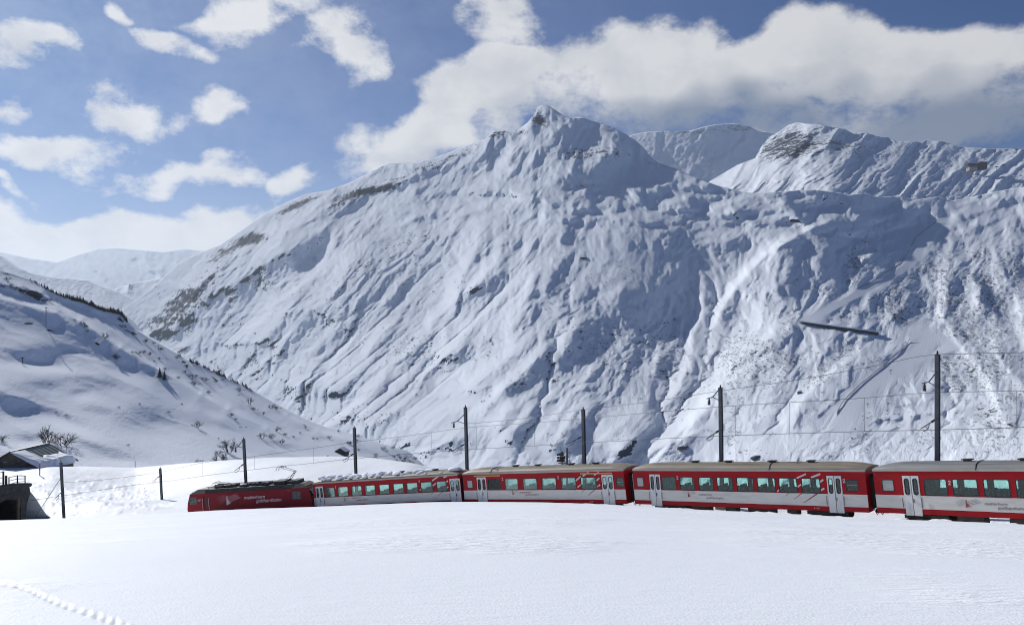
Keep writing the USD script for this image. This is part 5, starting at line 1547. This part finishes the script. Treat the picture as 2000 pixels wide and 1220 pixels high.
# the snow that lies on its roof: two thick slabs with ragged lower edges
for k, (x0, x1, y0, y1, th, lab) in enumerate([(0.35, 6.2, -0.7, 3.6, 0.42, 'thick snow tongue hanging over the near gable of the stone barn'), (3.0, 6.3, 3.4, 11.4, 0.55, 'broad snow slab on the lower half of the metal barn roof')]):
    nx, ny = 22, 36
    xx, yy_ = np.meshgrid(np.linspace(0, 1, nx), np.linspace(0, 1, ny))
    ragged = (meshkit.fbm(np.stack([yy_ * 6, 0 * xx, 0 * xx + k], -1), 3, 8 + k) - .5)
    X = x0 + (x1 - x0) * xx + ragged * 0.9 * (1 - xx) * (1 if k else .5) + ragged * .5 * xx
    Y = y0 + (y1 - y0) * yy_ + 0.35 * (meshkit.fbm(np.stack([xx * 5, yy_ * 0, 0 * xx], -1), 3, 3 + k) - .5)
    e = np.clip(np.minimum(np.minimum(xx, 1 - xx) * 6, np.minimum(yy_, 1 - yy_) * 8), 0, 1) ** 0.6
    T = 0.08 + th * e * (0.3 + 1.9 * xx) * (0.75 + .6 * meshkit.fbm(np.stack([X / 1.4, Y / 1.4, 0 * X], -1), 3, 5))
    base = -X * DROP / RUN + 0.11
    top = np.stack([X, Y, base + T], -1).reshape(-1, 3)
    bot = np.stack([X, Y, base], -1).reshape(-1, 3)
    f = grid_faces(ny, nx)
    v = np.vstack([top, bot])
    f2 = np.vstack([f, f[:, ::-1] + nx * ny])
    edge = [i for i in range(nx)] + [nx - 1 + nx * j for j in range(1, ny)] + [nx * ny - 1 - i for i in range(1, nx)] + [nx * (ny - 1 - j) for j in range(1, ny)]
    q = [[edge[(i + 1) % len(edge)], edge[i], edge[i] + nx * ny, edge[(i + 1) % len(edge)] + nx * ny] for i in range(len(edge))]
    v = RN + v[:, :1] * side + v[:, 1:2] * rdir + v[:, 2:] * np.array([0, 0, 1.0])
    m = usdkit.mesh(stage, numbered('/World', 'roof_snow'), (v, np.vstack([f2, np.array(q)])), SNOWLUMP, smooth=50)
    tag(m, lab, 'snow slab')

# ------------------------------------------------------------ tunnel portal with its railing
PORTAL = usdkit.material(stage, '/World/Looks/portal_masonry', {
    'tc': ('texture_coordinate', {}), 'v': ('noise_texture', {'scale': 1.8, 'detail': 6.0, 'roughness': 0.7}), 'r': ('rgb_ramp', {'ramp': [(0.3, (0.025, 0.024, 0.024)), (0.55, (0.055, 0.053, 0.051)), (0.75, (0.12, 0.117, 0.113))]}),
    'b': ('bump', {'strength': 0.8, 'distance': 0.15}), 'p': ('principled_bsdf', {'roughness': 0.9})},
    [('tc.object', 'v.vector'), ('v.fac', 'r.fac'), ('r.color', 'p.base_color'), ('v.fac', 'b.height'), ('b.normal', 'p.normal')], surface='p.BSDF')
px0 = -54.9
zr = float(np.interp(px0, _tp[::-1, 0], _tp[::-1, 2]))
yr = float(np.interp(px0, _tp[::-1, 0], _tp[::-1, 1]))
root = thing('tunnel_portal', 'dark masonry tunnel portal with railing on top at the left edge', 'tunnel portal', frame_matrix((px0, yr, zr), (0, 1, 0), (-1, 0, 0), (0, 0, 1)))
# local x: away from the viewer across the mouth, y: into the hill, z up
zl = lambda yy, d: (YH - yy) / F * d - zr
arch = Polygon([(-2.6, -1.5), (-2.6, 2.4)] + [(2.6 * math.cos(a), 2.4 + 1.6 * math.sin(a)) for a in np.linspace(math.pi, 0, 14)] + [(2.6, -1.5)])
face = Polygon([(-6.0, -1.5), (-6.0, zl(962, yr - 6)), (-3.0, zl(953, yr - 3)), (0, zl(948.5, yr)), (2.2, zl(946, yr + 2.2)), (4.2, zl(946.5, yr + 4.2)), (4.35, zl(964, yr + 4.2)), (3.7, zl(985, yr + 3.6)), (3.3, -1.5)])
part(root, 'portal_wall', plate(face.difference(arch), 0.0, 0.9), PORTAL)
part(root, 'coping', cat([tube([(-6.0, -.05, zl(962, yr - 6)), (-3.0, -.05, zl(953, yr - 3)), (0, -.05, zl(948.5, yr)), (2.2, -.05, zl(946, yr + 2.2)), (4.3, -.05, zl(946.5, yr + 4.2))], 0.22, 5)]), PORTAL)
vault = []
ring = arch.buffer(0.25).difference(arch)
vault = plate(ring, 0.9, 11.0)
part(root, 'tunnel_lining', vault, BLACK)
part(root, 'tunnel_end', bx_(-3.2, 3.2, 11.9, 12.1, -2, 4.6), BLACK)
part(root, 'dark_floor_slab', bx_(-2.58, 2.58, .5, 11.5, -1.4, 0.05), BLACK)  # black slab added so the tunnel mouth stays dark
part(root, 'timber_prop', bx_(2.0, 2.22, -.08, .12, -1.5, 3.9), OLDWOOD)
part(root, 'beam', bx_(-2.6, 2.6, -.06, .06, zl(967, yr), zl(965.5, yr)), PORTAL)
rp = [(17.5, 931, 950), (34, 927.5, 945), (49, 928.5, 943)]
pts = []
for x, ya, yb in rp:
    d = yr + 2.3 + (x - 17) / 32 * 1.2
    a = P(x, ya, d) - np.array([px0, yr, zr])
    b = P(x, yb, d) - np.array([px0, yr, zr])
    a, b = np.array([a[1], -a[0], a[2]]), np.array([b[1], -b[0], b[2]])
    pts.append((a, b))
    part(root, 'railing_post', tube([b, a], 0.075, 4), EQUIP)
for f in (0.04, 0.4, 0.75):
    part(root, 'railing_bar', tube([a * (1 - f) + b * f for a, b in pts], 0.035, 4), EQUIP)
for x, ya, yb, r in ((6.5, 919.5, 952, .12), (12, 928, 952, .14)):
    d = yr + 1.0
    a, b = P(x, ya, d) - np.array([px0, yr, zr]), P(x, yb, d) - np.array([px0, yr, zr])
    part(root, 'railing_post', tube([(b[1], -b[0], b[2]), (a[1], -a[0], a[2])], r, 4), EQUIP, label='thick dark railing post')
for ya, yb in ((921, 929), (932, 937), (942, 947), (952, 957)):
    a, b = P(6.5, ya, yr + 1) - np.array([px0, yr, zr]), P(-30, yb, yr - 1.5) - np.array([px0, yr, zr])
    part(root, 'railing_bar', tube([(a[1], -a[0], a[2]), (b[1], -b[0], b[2])], 0.04, 4), EQUIP)
# the hillside above the mouth, snow covered
bank_x, bank_y = np.meshgrid(np.linspace(-120, px0 - 0.6, 40), np.linspace(70, 112, 40))
bank_z = np.array([[ground_z(a, b) for a, b in zip(r1, r2)] for r1, r2 in zip(bank_x, bank_y)])
lift = zr + 5.1
hump = np.clip((px0 + 0.2 - bank_x) / 0.7, 0, 1) * np.exp(-((bank_y - yr - 1.0) / 6.5) ** 4)
bank_z = bank_z - 0.3 + np.maximum(0, (lift - bank_z)) * hump * np.clip(1 - (px0 - bank_x - 12) / 40, 0, 1)
bm = terrain_mesh('snow_bank', np.stack([bank_x, bank_y, bank_z], -1), NEAR_LOOK, label='snow bank over the tunnel')

# ------------------------------------------------------------ small things on the snow
def hit_near(x, y, d0=60, d1=240):
    d = np.linspace(d0, d1, 1200)
    g = np.array([ground_z((x - 1000) / F * k, k) for k in d])
    r = (YH - y) / F * d
    k = int(np.argmax(r < g))
    return P(x, y, d[k])


def stake(name, xb, yb, yt, r, mat, label, category, p=None, dip=0.6):
    p = hit_near(xb, yb) if p is None else p
    h = (yb - yt) / F * p[1]
    root = thing(name, label, category, at(p))
    part(root, 'pole', tube([(0, 0, -dip), (0, 0, h)], [r, r * .85], 7), mat)
    return root, h


REDPLASTIC = simple('red_marker', (0.55, 0.07, 0.06), 0.5)
r_, h_ = stake('snow_stake', 77.5, 928, 905, 0.085, simple('stake_grey', (0.10, 0.07, 0.08), 0.6), 'red topped snow stake in front of the stone barn', 'snow stake')
part(r_, 'red_top', tube([(0, 0, h_ * .45), (0, 0, h_ + .02)], 0.11, 7), REDPLASTIC)
stake('marker_pole', 264, 916, 898, 0.06, EQUIP, 'thin dark pole on the snow plateau to the right of the barn', 'pole', p=P(264, 917.2, 170.0))
hp = on_surface(hx, 90, 636)
r_, h_ = stake('power_pole', 90.5, 637, 600, 0.22, simple('grey_pole', (0.19, 0.20, 0.22), 0.8), 'tall thin grey pole standing on the upper hillside', 'pole', p=hp)
part(r_, 'crossarm', bx_(-1.2, 1.2, -.08, .08, h_ - .7, h_ - .5), EQUIP)


def gun(x, y, h, p, label):
    root = thing('snow_gun', label, 'snow gun', at(p))
    part(root, 'lance', tube([(0, 0, -.5), (0, 0, h)], h * .07, 6), EQUIP)
    part(root, 'nozzle_head', cat([tube([(-h * .42, 0, h * .92), (h * .30, 0, h * 1.05)], [h * .08, h * .13], 7)]), EQUIP)


gun(1740, 730, 4.2, on_surface(mx, 1740, 730), 'small dark snow lance at the upper edge of the lower groomed run')
gun(1695, 795, 3.6, on_surface(mx, 1695, 795), 'small dark snow lance beside the lower end of the groomed run')
gun(1882, 478, 4.2, on_surface(mx, 1882, 478), 'tiny dark snow lance beside the upper groomed run near the right edge')
gun(44, 707, 2.6, on_surface(hx, 44, 709), 'lone dark marker on the bright terrace of the left hill')


def boulder(x, y, d, rx, ry, rz, label, seed):
    p = P(x, y, d) if d else on_surface(mx, x, y)
    m = trimesh.creation.icosphere(3)
    v = m.vertices.copy()
    v = v * (1 + .8 * (meshkit.fbm(v * 1.3 + seed, 3, seed) - .5))[:, None]
    m.vertices = v * [rx, ry, rz]
    root = thing('boulder', label, 'boulder', at(p, 0.3))
    part(root, 'rock', m, simple('boulder_rock_%d' % seed, (0.075, 0.075, 0.085), 0.9), smooth=20)
    cap = lump(rx * .75, ry * .8, rz * .5, seed)
    cap.apply_translation([rx * .1, 0, rz * .72])
    part(root, 'snow_cap', cap, SNOWLUMP, smooth=True)


boulder(1334, 874, None, 6.5, 4, 2.6, 'dark boulder sticking out of the snow left of the mast, above the coach roof', 3)
boulder(1476, 894, None, 5.2, 3.5, 2.6, 'dark snow capped boulder just above the coach roof', 5)
boulder(1140, 505, None, 8, 5, 3.2, 'isolated dark rock in the middle of the shaded face', 7)
boulder(1562, 768, None, 3.0, 2.6, 3.2, 'small dark rock below the rocky spur right of the tall gully', 9)

# little hut on the hill
hp = on_surface(hx, 668, 886)
root = thing('hut', 'small half-buried dark hut on the lower hillside above the snow knoll', 'hut', at(hp, -0.25))
part(root, 'wall', plate(Polygon([(-3.6, -1), (-3.6, 1.6), (0, 3.6), (3.6, 1.6), (3.6, -1)]), -2.5, 5.0), DARKWOOD)
for s in (1, -1):
    part(root, 'roof', trimesh.convex.convex_hull(np.array([(s * x, y, 3.75 - x * .56 + t) for x in (0, 4.3) for y in (-3.0, 3.0) for t in (0, .18)])), DARKWOOD)
    sn = trimesh.convex.convex_hull(np.array([(s * x, y, 3.75 - x * .56 + t) for x in (0.0, 3.9) for y in (-2.8, 2.8) for t in (.19, .62)]))
    part(root, 'roof_snow_layer', sn, SNOWLUMP)
part(root, 'shed', bx_(-6.8, -3.6, -1.8, 1.6, -1, 1.7), DARKWOOD)
part(root, 'post', tube([(4.8, -2.6, -.5), (4.8, -2.6, 2.4)], .12, 5), DARKWOOD)

# signal and short post beyond the train
s0, q = column_hit(1098, 6.0)
base = P(1098, 905, q[1])
root = thing('railway_signal', 'small dark railway signal with a thin aerial behind the yellow striped coach', 'signal', at(base))
k = q[1] / F
part(root, 'post', tube([(0, 0, -3), (0, 0, 24 * k)], .07, 6), EQUIP)
part(root, 'signal_head', cat([bx_(-.32, .24, -.12, .14, 4 * k, 9 * k), bx_(-.22, .30, -.10, .12, 9.5 * k, 15 * k), bx_(-.30, .16, -.1, .1, 16 * k, 21 * k)]), EQUIP)
part(root, 'lamp_hood', cat([tube([(-.3, -.1, z * k), (-.48, -.3, (z - .4) * k)], .1, 6) for z in (7, 12.5, 18.5)]), EQUIP)
part(root, 'aerial', tube([(-.1, 0, 20 * k), (-.14, 0, 33 * k)], .022, 4), EQUIP)
part(root, 'cap', bx_(-.4, .4, -.2, .2, 0.2 * k, 2.4 * k), simple_concrete)
base = P(1107.5, 905, q[1])
root = thing('short_post', 'short dark steel post beside the signal behind the yellow striped coach', 'post', at(base))
part(root, 'post', bx_(-.09, .09, -.1, .1, -3, 31 * k), STEEL)
part(root, 'arm', bx_(.08, .36, -.03, .03, 12.4 * k, 13.0 * k), EQUIP)

# ------------------------------------------------------------ on the mountain: wall, station, pylons, strips for the piste edge shade
WALL = simple('dark_concrete', (0.035, 0.037, 0.05), 0.9)
root = thing('retaining_wall', 'long dark retaining wall under the end of the upper groomed run', 'retaining wall')
fs = np.linspace(0, 1, 15)
wd = gaussian_filter(np.array([on_surface(mx, 1566 + 150 * f, 629 + 21 * f + 4)[1] for f in fs]), 1.5, mode='nearest')
tops_ = np.array([P(1566 + 150 * f, 628.5 + 20.5 * f, d - 3.0) for f, d in zip(fs, wd)])
hgt = lambda f: 0.9 + 7.2 * min(1, f * 1.5) * (1.0 if f < .93 else (1 - f) / .07 * .7 + .3)
for k in range(len(fs) - 1):
    q = []
    for j, e in ((k, 0.01), (k + 1, -0.01)):
        o = tops_[j] * (1 - abs(e)) + tops_[k + 1 if j == k else k] * abs(e)
        h = hgt(fs[j])
        q += [o, o + [0, 0, -h], o + [0, 14.0, 0], o + [0, 14.0, -h]]
    part(root, 'wall_panel', trimesh.convex.convex_hull(np.array(q)), WALL)
cp = tops_ + [0, 1.0, 0.7]
part(root, 'snow_edge', cat([tube(cp, 0.7, 6), tube(cp + [0, 2.2, .1], 1.2, 6), tube(cp + [0, 5.0, .1], 1.6, 6), tube(cp + [0, 9.0, -.2], 2.0, 6)]), SNOWLUMP, smooth=True)

sp = on_surface(bx, 1906, 336)
sp = P(1906, 329, sp[1] - 25)
k = sp[1] / F
root = thing('mountain_station', 'dark flat-roofed mountain station near the skyline at upper right', 'building', at(sp))
part(root, 'terrace', bx_(-17 * k, -2 * k, -8 * k, 4 * k, -6 * k, 1.5 * k), simple_concrete)
part(root, 'main_wall', bx_(-17 * k, 5 * k, -4 * k, 8 * k, 1 * k, 8 * k), WALL)
part(root, 'tower_wall', bx_(4 * k, 19 * k, -5 * k, 8 * k, -2 * k, 11 * k), WALL)
part(root, 'roof', cat([bx_(-18 * k, 4 * k, -5 * k, 9 * k, 8 * k, 9 * k), bx_(3.5 * k, 20 * k, -6 * k, 9 * k, 11 * k, 12 * k)]), EQUIP)
for j in range(7):
    part(root, 'window', bx_((-15.5 + j * 2.7) * k, (-13.8 + j * 2.7) * k, -4.3 * k, -3.9 * k, 3.2 * k, 6 * k), GLASS if False else STEEL)
for x, y, h in ((1947, 330, 9), (1960, 324, 7), (1942, 298, 8), (1985, 296, 9)):
    p = on_surface(bx, x, y + 4)
    kk = p[1] / F
    root = thing('lift_pylon', {1947: 'small lift pylon just right of the mountain station', 1960: 'small lift pylon second to the right of the mountain station', 1942: 'small dark lift pylon on the skyline above the mountain station', 1985: 'small dark lift pylon on the skyline nearest the right edge'}[x], 'lift pylon', at(p))
    part(root, 'shaft', tube([(0, 0, -4 * kk), (0, 0, h * kk)], 0.5 * kk, 6), EQUIP)
    part(root, 'cross_arm', bx_(-3 * kk, 3 * kk, -.5 * kk, .5 * kk, (h - 1.5) * kk, h * kk), EQUIP)


def shade_line(pts, label, h=1.6):  # added low dark strip that stands in for the shade along a piste edge
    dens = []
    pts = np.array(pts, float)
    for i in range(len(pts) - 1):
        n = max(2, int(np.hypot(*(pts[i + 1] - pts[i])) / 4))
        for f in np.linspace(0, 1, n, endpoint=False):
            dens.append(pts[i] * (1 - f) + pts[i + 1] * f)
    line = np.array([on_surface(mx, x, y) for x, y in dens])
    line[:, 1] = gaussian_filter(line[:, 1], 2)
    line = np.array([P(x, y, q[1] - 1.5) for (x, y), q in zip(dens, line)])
    root = thing('piste_shade_line', label, 'shade_line')
    part(root, 'dark_strand', cat([tube(line + [0, 0, 0.15], 0.3, 4), tube(line + [0, 0, 0.62], 0.2, 4)]), EDGE_SHADE)
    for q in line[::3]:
        part(root, 'post', tube([q - [0, 0, .5], q + [0, 0, .95]], .10, 4), EDGE_SHADE)


EDGE_SHADE = simple('edge_shade_grey', (0.16, 0.17, 0.21), 0.9)  # grey-blue of the shade lines at the piste edges
shade_line([(1777, 661), (1771, 672), (1760, 684), (1722, 717), (1682, 749), (1655, 775), (1643, 789), (1636, 803), (1634, 820)], 'added dark strip for the edge shade left of the lower groomed run')
shade_line([(1832, 430), (1790, 462), (1780, 480), (1770, 500), (1750, 520), (1700, 552), (1664, 568)], 'added long dark strip for the edge shade of the upper groomed run')

# ------------------------------------------------------------ shrubs and trees
BARK = simple('dark_twigs', (0.022, 0.022, 0.028), 0.95)
NEEDLE = worn('conifer_needles', (0.012, 0.022, 0.018), (0.025, 0.04, 0.03), scale=3.0, rough=0.9)


def shrub_mesh(seed, n=44, spread=0.8, depth=3):
    """a leafless bush about 1 m tall: stems that fork again and again"""
    r = random.Random(seed)
    out = []

    def grow(p, dirv, length, rad, lev):
        pts = [p]
        d = np.array(dirv)
        for _ in range(3):
            d = d + np.array([r.gauss(0, .16), r.gauss(0, .16), r.gauss(0.03, .1)])
            d /= np.linalg.norm(d)
            pts.append(pts[-1] + d * length / 3)
        out.append(tube(pts, np.linspace(rad, rad * .6, 4), 3, cap=False))
        if lev < depth:
            for _ in range(r.choice((3, 4, 4)) if lev else r.choice((3, 4))):
                k = r.choice((1, 2, 3, 3))
                nd = d + np.array([r.gauss(0, .62), r.gauss(0, .62), r.gauss(.1, .4)])
                nd /= np.linalg.norm(nd)
                grow(pts[k], nd, length * r.uniform(.55, .85), rad * .62, lev + 1)

    for k in range(5):
        a = k * 1.257 + r.uniform(-.4, .4)
        grow(np.array([0.06 * math.cos(a), .06 * math.sin(a), -.05]), np.array([spread * math.cos(a) * .75, spread * math.sin(a) * .75, 1.0]) / 1.3, .38, .022, 0)
    m = cat(out)
    z = m.vertices[:, 2].max()
    m.vertices = m.vertices / z
    return m


def conifer_mesh(seed):
    r = random.Random(seed)
    trunk = tube([(0, 0, -.1), (0, 0, 0.5), (0, 0, 1.0)], [.035, .022, .004], 5)
    v, f = [], []
    for tier in range(11):
        h = 0.07 + tier * 0.083
        rad = 0.30 * (1 - tier / 11.5) * r.uniform(.8, 1.1) + .02
        nb = 9
        for k in range(nb):
            a = 2 * math.pi * (k + r.uniform(-.3, .3)) / nb
            L = rad * r.uniform(.7, 1.15)
            c, s = math.cos(a), math.sin(a)
            w = rad * .36
            b = len(v)
            v += [(c * .02, s * .02, h + .06), (c * L * .6 - s * w, s * L * .6 + c * w, h - .01), (c * L, s * L, h - .05), (c * L * .6 + s * w, s * L * .6 - c * w, h - .015), (c * L * .5, s * L * .5, h - .055)]
            f += [[b, b + 1, b + 2], [b, b + 2, b + 3], [b, b + 4, b + 1], [b, b + 3, b + 4]]
    return trunk, trimesh.Trimesh(v, f, process=False)


SH = [shrub_mesh(s, spread=sp_) for s, sp_ in ((3, .8), (8, 1.1), (15, .6))]


def plant_class(name, parts):
    stage.CreateClassPrim('/Plants') if not stage.GetPrimAtPath('/Plants') else None
    x = UsdGeom.Xform.Define(stage, '/Plants/' + name)
    for nm, mesh, mat in parts:
        usdkit.mesh(stage, f'/Plants/{name}/{nm}', mesh, mat)
    return x


def split_shrub(m):
    lim = 0.30
    z = m.triangles_center[:, 2]
    return m.submesh([np.nonzero(z < lim)[0]], append=True), m.submesh([np.nonzero(z >= lim)[0]], append=True)


for k, m in enumerate(SH):
    lo_, hi_ = split_shrub(m)
    plant_class(f'shrub_{k}', [('stem', lo_, BARK), ('twigs', hi_, BARK)])
for k in range(3):
    tr, cr = conifer_mesh(30 + k)
    plant_class(f'conifer_{k}', [('trunk', tr, BARK), ('crown', cr, NEEDLE)])


def plant(name, proto, p, h, rz, label, category, group, wide=1.0):
    x = UsdGeom.Xform.Define(stage, numbered('/World', name))
    x.GetPrim().GetReferences().AddInternalReference('/Plants/' + proto)
    c, n = math.cos(rz) * h * wide, math.sin(rz) * h * wide
    x.AddTransformOp().Set(frame_matrix(p, (c, n, 0), (-n, c, 0), (0, 0, h)))
    x.GetPrim().SetInstanceable(True)
    tag(x, label, category, group)


rng = random.Random(77)
SHRUBS = [  # x, base y, height px, width factor, label
    (93, 868, 40, 1.0, 'largest bare shrub, right behind the barn roof'), (124, 871, 28, 1.2, 'dense dark shrub to the right of the barn ridge'), (3, 862, 19, 1.5, 'dark shrub at the left edge above the barn'),
    (228, 702, 14, 1.4, 'rounded grey shrub on the middle terrace of the hill'), (205, 660, 13, .7, 'narrow bare shrub on the bright crest of the hill'), (386, 835, 18, .9, 'single dark shrub with a long shadow on the open slope'),
    (447, 884, 30, 1.0, 'tall airy shrub left of the mast behind the locomotive'), (430, 905, 24, .9, 'dark bare shrub on the knoll edge behind the locomotive'), (390, 907, 14, 1.3, 'low dark shrub sitting on the edge of the snow knoll'),
    (512, 856, 14, 1.1, 'left shrub of three in a row above the knoll'), (530, 856, 11, 1.1, 'middle shrub of three in a row above the knoll'), (550, 866, 12, 1.0, 'right shrub of three in a row above the knoll'), (488, 790, 18, .6, 'thin upright shrub near the skyline of the lower hill'),
    (378, 752, 9, 1.3, 'small shrub in the snow below the conifer pair')]
for i, (x, y, h, wd, lab) in enumerate(SHRUBS):
    p = on_surface(hx, x, y)
    plant('bare_shrub', f'shrub_{i % 3}', p - [0, 0, .1], h / F * p[1], rng.uniform(0, 6), lab, 'shrub', None, wd)
small = [(436, 866, 7), (426, 886, 8), (438, 896, 9), (452, 876, 9), (495, 801, 7), (451, 813, 10), (470, 836, 5), (270, 692, 8), (280, 690, 9), (292, 694, 9), (311, 702, 6), (258, 690, 7), (273, 790, 5), (232, 796, 4), (329, 806, 6), (427, 857, 4), (404, 912, 6), (420, 908, 5), (365, 718, 6), (345, 700, 6), (300, 672, 7), (262, 655, 9), (240, 640, 8),
         (30, 566, 10), (15, 548, 9), (50, 576, 9), (70, 582, 9), (86, 590, 9), (40, 572, 8), (60, 580, 8), (22, 560, 8), (96, 588, 7), (5, 562, 9), (160, 634, 8), (168, 640, 7), (145, 626, 5), (540, 842, 8), (556, 850, 6), (620, 858, 5), (597, 836, 6), (700, 880, 5), (770, 893, 7), (782, 896, 8), (792, 898, 8), (800, 902, 7), (806, 905, 6), (787, 903, 7), (776, 901, 6), (640, 892, 5), (690, 899, 6), (250, 870, 5), (130, 812, 5), (110, 806, 4), (170, 648, 5), (355, 790, 4), (460, 820, 5), (480, 835, 4)]
for k in range(46):
    x = rng.uniform(270, 820)
    y0 = float(np.interp(x, hx[0], hx[2][-1]))
    y = y0 + abs(rng.gauss(0, 1)) * (26 if x < 600 else 16) + 3
    if y < 905:
        small.append((x, y, rng.uniform(4, 9)))
for i, (x, y, h) in enumerate(small):
    p = on_surface(hx, x, y)
    plant('low_shrub', f'shrub_{i % 3}', p - [0, 0, .1], h / F * p[1], rng.uniform(0, 6), *(('dark low bush in the shaded band of scrub near the top left', 'bush', 'low bushes in the shaded band at the top of the left hill') if x < 180 and y < 660 else ('small dark bush on the dark tip of the hill behind the snowy coach', 'bush', 'low bushes on the lower tip of the left hill') if x > 530 else ('small leafless bush dotted on the open snow of the left hillside', 'bush', 'low bushes scattered over the open left hillside')), rng.uniform(1.0, 1.5))
clusters = [(58, 82, 7, 5, 'among the first low ones at the top left of the hill skyline'), (86, 106, 9, 7, 'in the first short row high on the hill skyline'), (108, 132, 12, 8, 'in the second row, left of the dense skyline belt'), (132, 148, 9, 9, 'at the upper start of the dense skyline belt'),
            (148, 182, 20, 10, 'in the upper half of the dense skyline belt'), (182, 222, 26, 10, 'in the middle of the dense skyline belt'), (222, 248, 16, 10, 'at the lower end of the belt beside the valley gap'), (346, 354, 3, 8, 'in the isolated group of three midway down the skyline'),
            (370, 390, 9, 8, 'in the first clump below the valley gap'), (396, 409, 6, 7, 'in the second clump below the valley gap'), (416, 441, 13, 8, 'in the longest clump below the valley gap'), (450, 466, 7, 7, 'in the clump after the longest one below the gap'), (472, 484, 6, 8, 'in the last but one clump of the skyline'), (486, 494, 4, 6, 'in the lowest clump on the skyline')]
for a, b, n, h, where in clusters:
    for k in range(n):
        x = a + (b - a) * (k + .5 + rng.uniform(-.4, .4)) / n
        y = float(np.interp(x, hx[0], hx[2][-1])) + rng.uniform(0.3, 3.0)
        p = on_surface(hx, x, y)
        hh = h * rng.uniform(.7, 1.25)
        plant('conifer', f'conifer_{k % 3}', p - [0, 0, .4], hh / F * p[1], rng.uniform(0, 6), f'small dark conifer {where}', 'conifer', f'conifers {where}', 1.15)
for x, y, h, lab in ((312, 736, 20, 'left and taller conifer of the pair standing alone on the hillside'), (321, 741, 19, 'right conifer of the pair standing alone on the hillside')):
    p = on_surface(hx, x, y)
    plant('conifer', 'conifer_0', p - [0, 0, .3], h / F * p[1], rng.uniform(0, 6), lab, 'conifer', None, 1.3)

# scrub too small to tell apart on the big face
nr_ = np.random.default_rng(11)
xx, yy, D, rough = mx[1], mx[2], mx[3], mx[5]
wts = np.clip(rough - 0.16, 0, 1) * np.clip((xx - 430) / 200, 0, 1) * (yy > 470) * (yy < 900) * (xx < 2030) * (0.35 + 1.2 * (xx > 1400))
wts += 0.02 * ((xx > 1380) & (yy > 560) & (yy < 895) & (xx < 2030) & (mx[6] < .2))
wts *= np.clip(3.2 * (meshkit.fbm(np.stack([xx / 26, yy / 26, 0 * xx], -1), 3, 99) - .30), 0, 1)
wts = (wts / wts.sum()).ravel()
pick = nr_.choice(wts.size, 5200, p=wts, replace=False)
pos = mountain_pts.reshape(-1, 3)[pick]
pi = UsdGeom.PointInstancer.Define(stage, '/World/mountain_scrub')
protos = []
for k, (m, sc) in enumerate([(shrub_mesh(50, depth=2), 1), (shrub_mesh(51, depth=2, spread=1.2), 1)]):
    q = usdkit.mesh(stage, f'/World/mountain_scrub/scrub_bush_{k}', m, BARK)
    protos.append(q.GetPath())
hgt = (nr_.uniform(1.1, 3.6, len(pick)) * (0.8 + 0.5 * (nr_.random(len(pick)) > .85))) * pos[:, 1] / F
pi.CreatePrototypesRel().SetTargets(protos)
pi.CreateProtoIndicesAttr(Vt.IntArray.FromNumpy(nr_.integers(0, 2, len(pick)).astype(np.int32)))
pi.CreatePositionsAttr(Vt.Vec3fArray.FromNumpy(pos.astype(np.float32)))
pi.CreateScalesAttr(Vt.Vec3fArray.FromNumpy(np.stack([hgt * 1.1, hgt * 1.1, hgt], -1).astype(np.float32)))
ang = nr_.uniform(0, 6.28, len(pick))
pi.CreateOrientationsAttr(Vt.QuathArray([Gf.Quath(float(math.cos(a / 2)), 0, 0, float(math.sin(a / 2))) for a in ang]))
tag(pi, 'sparse dark scrub dotting the snowy mountain face', 'scrub', kind='stuff')
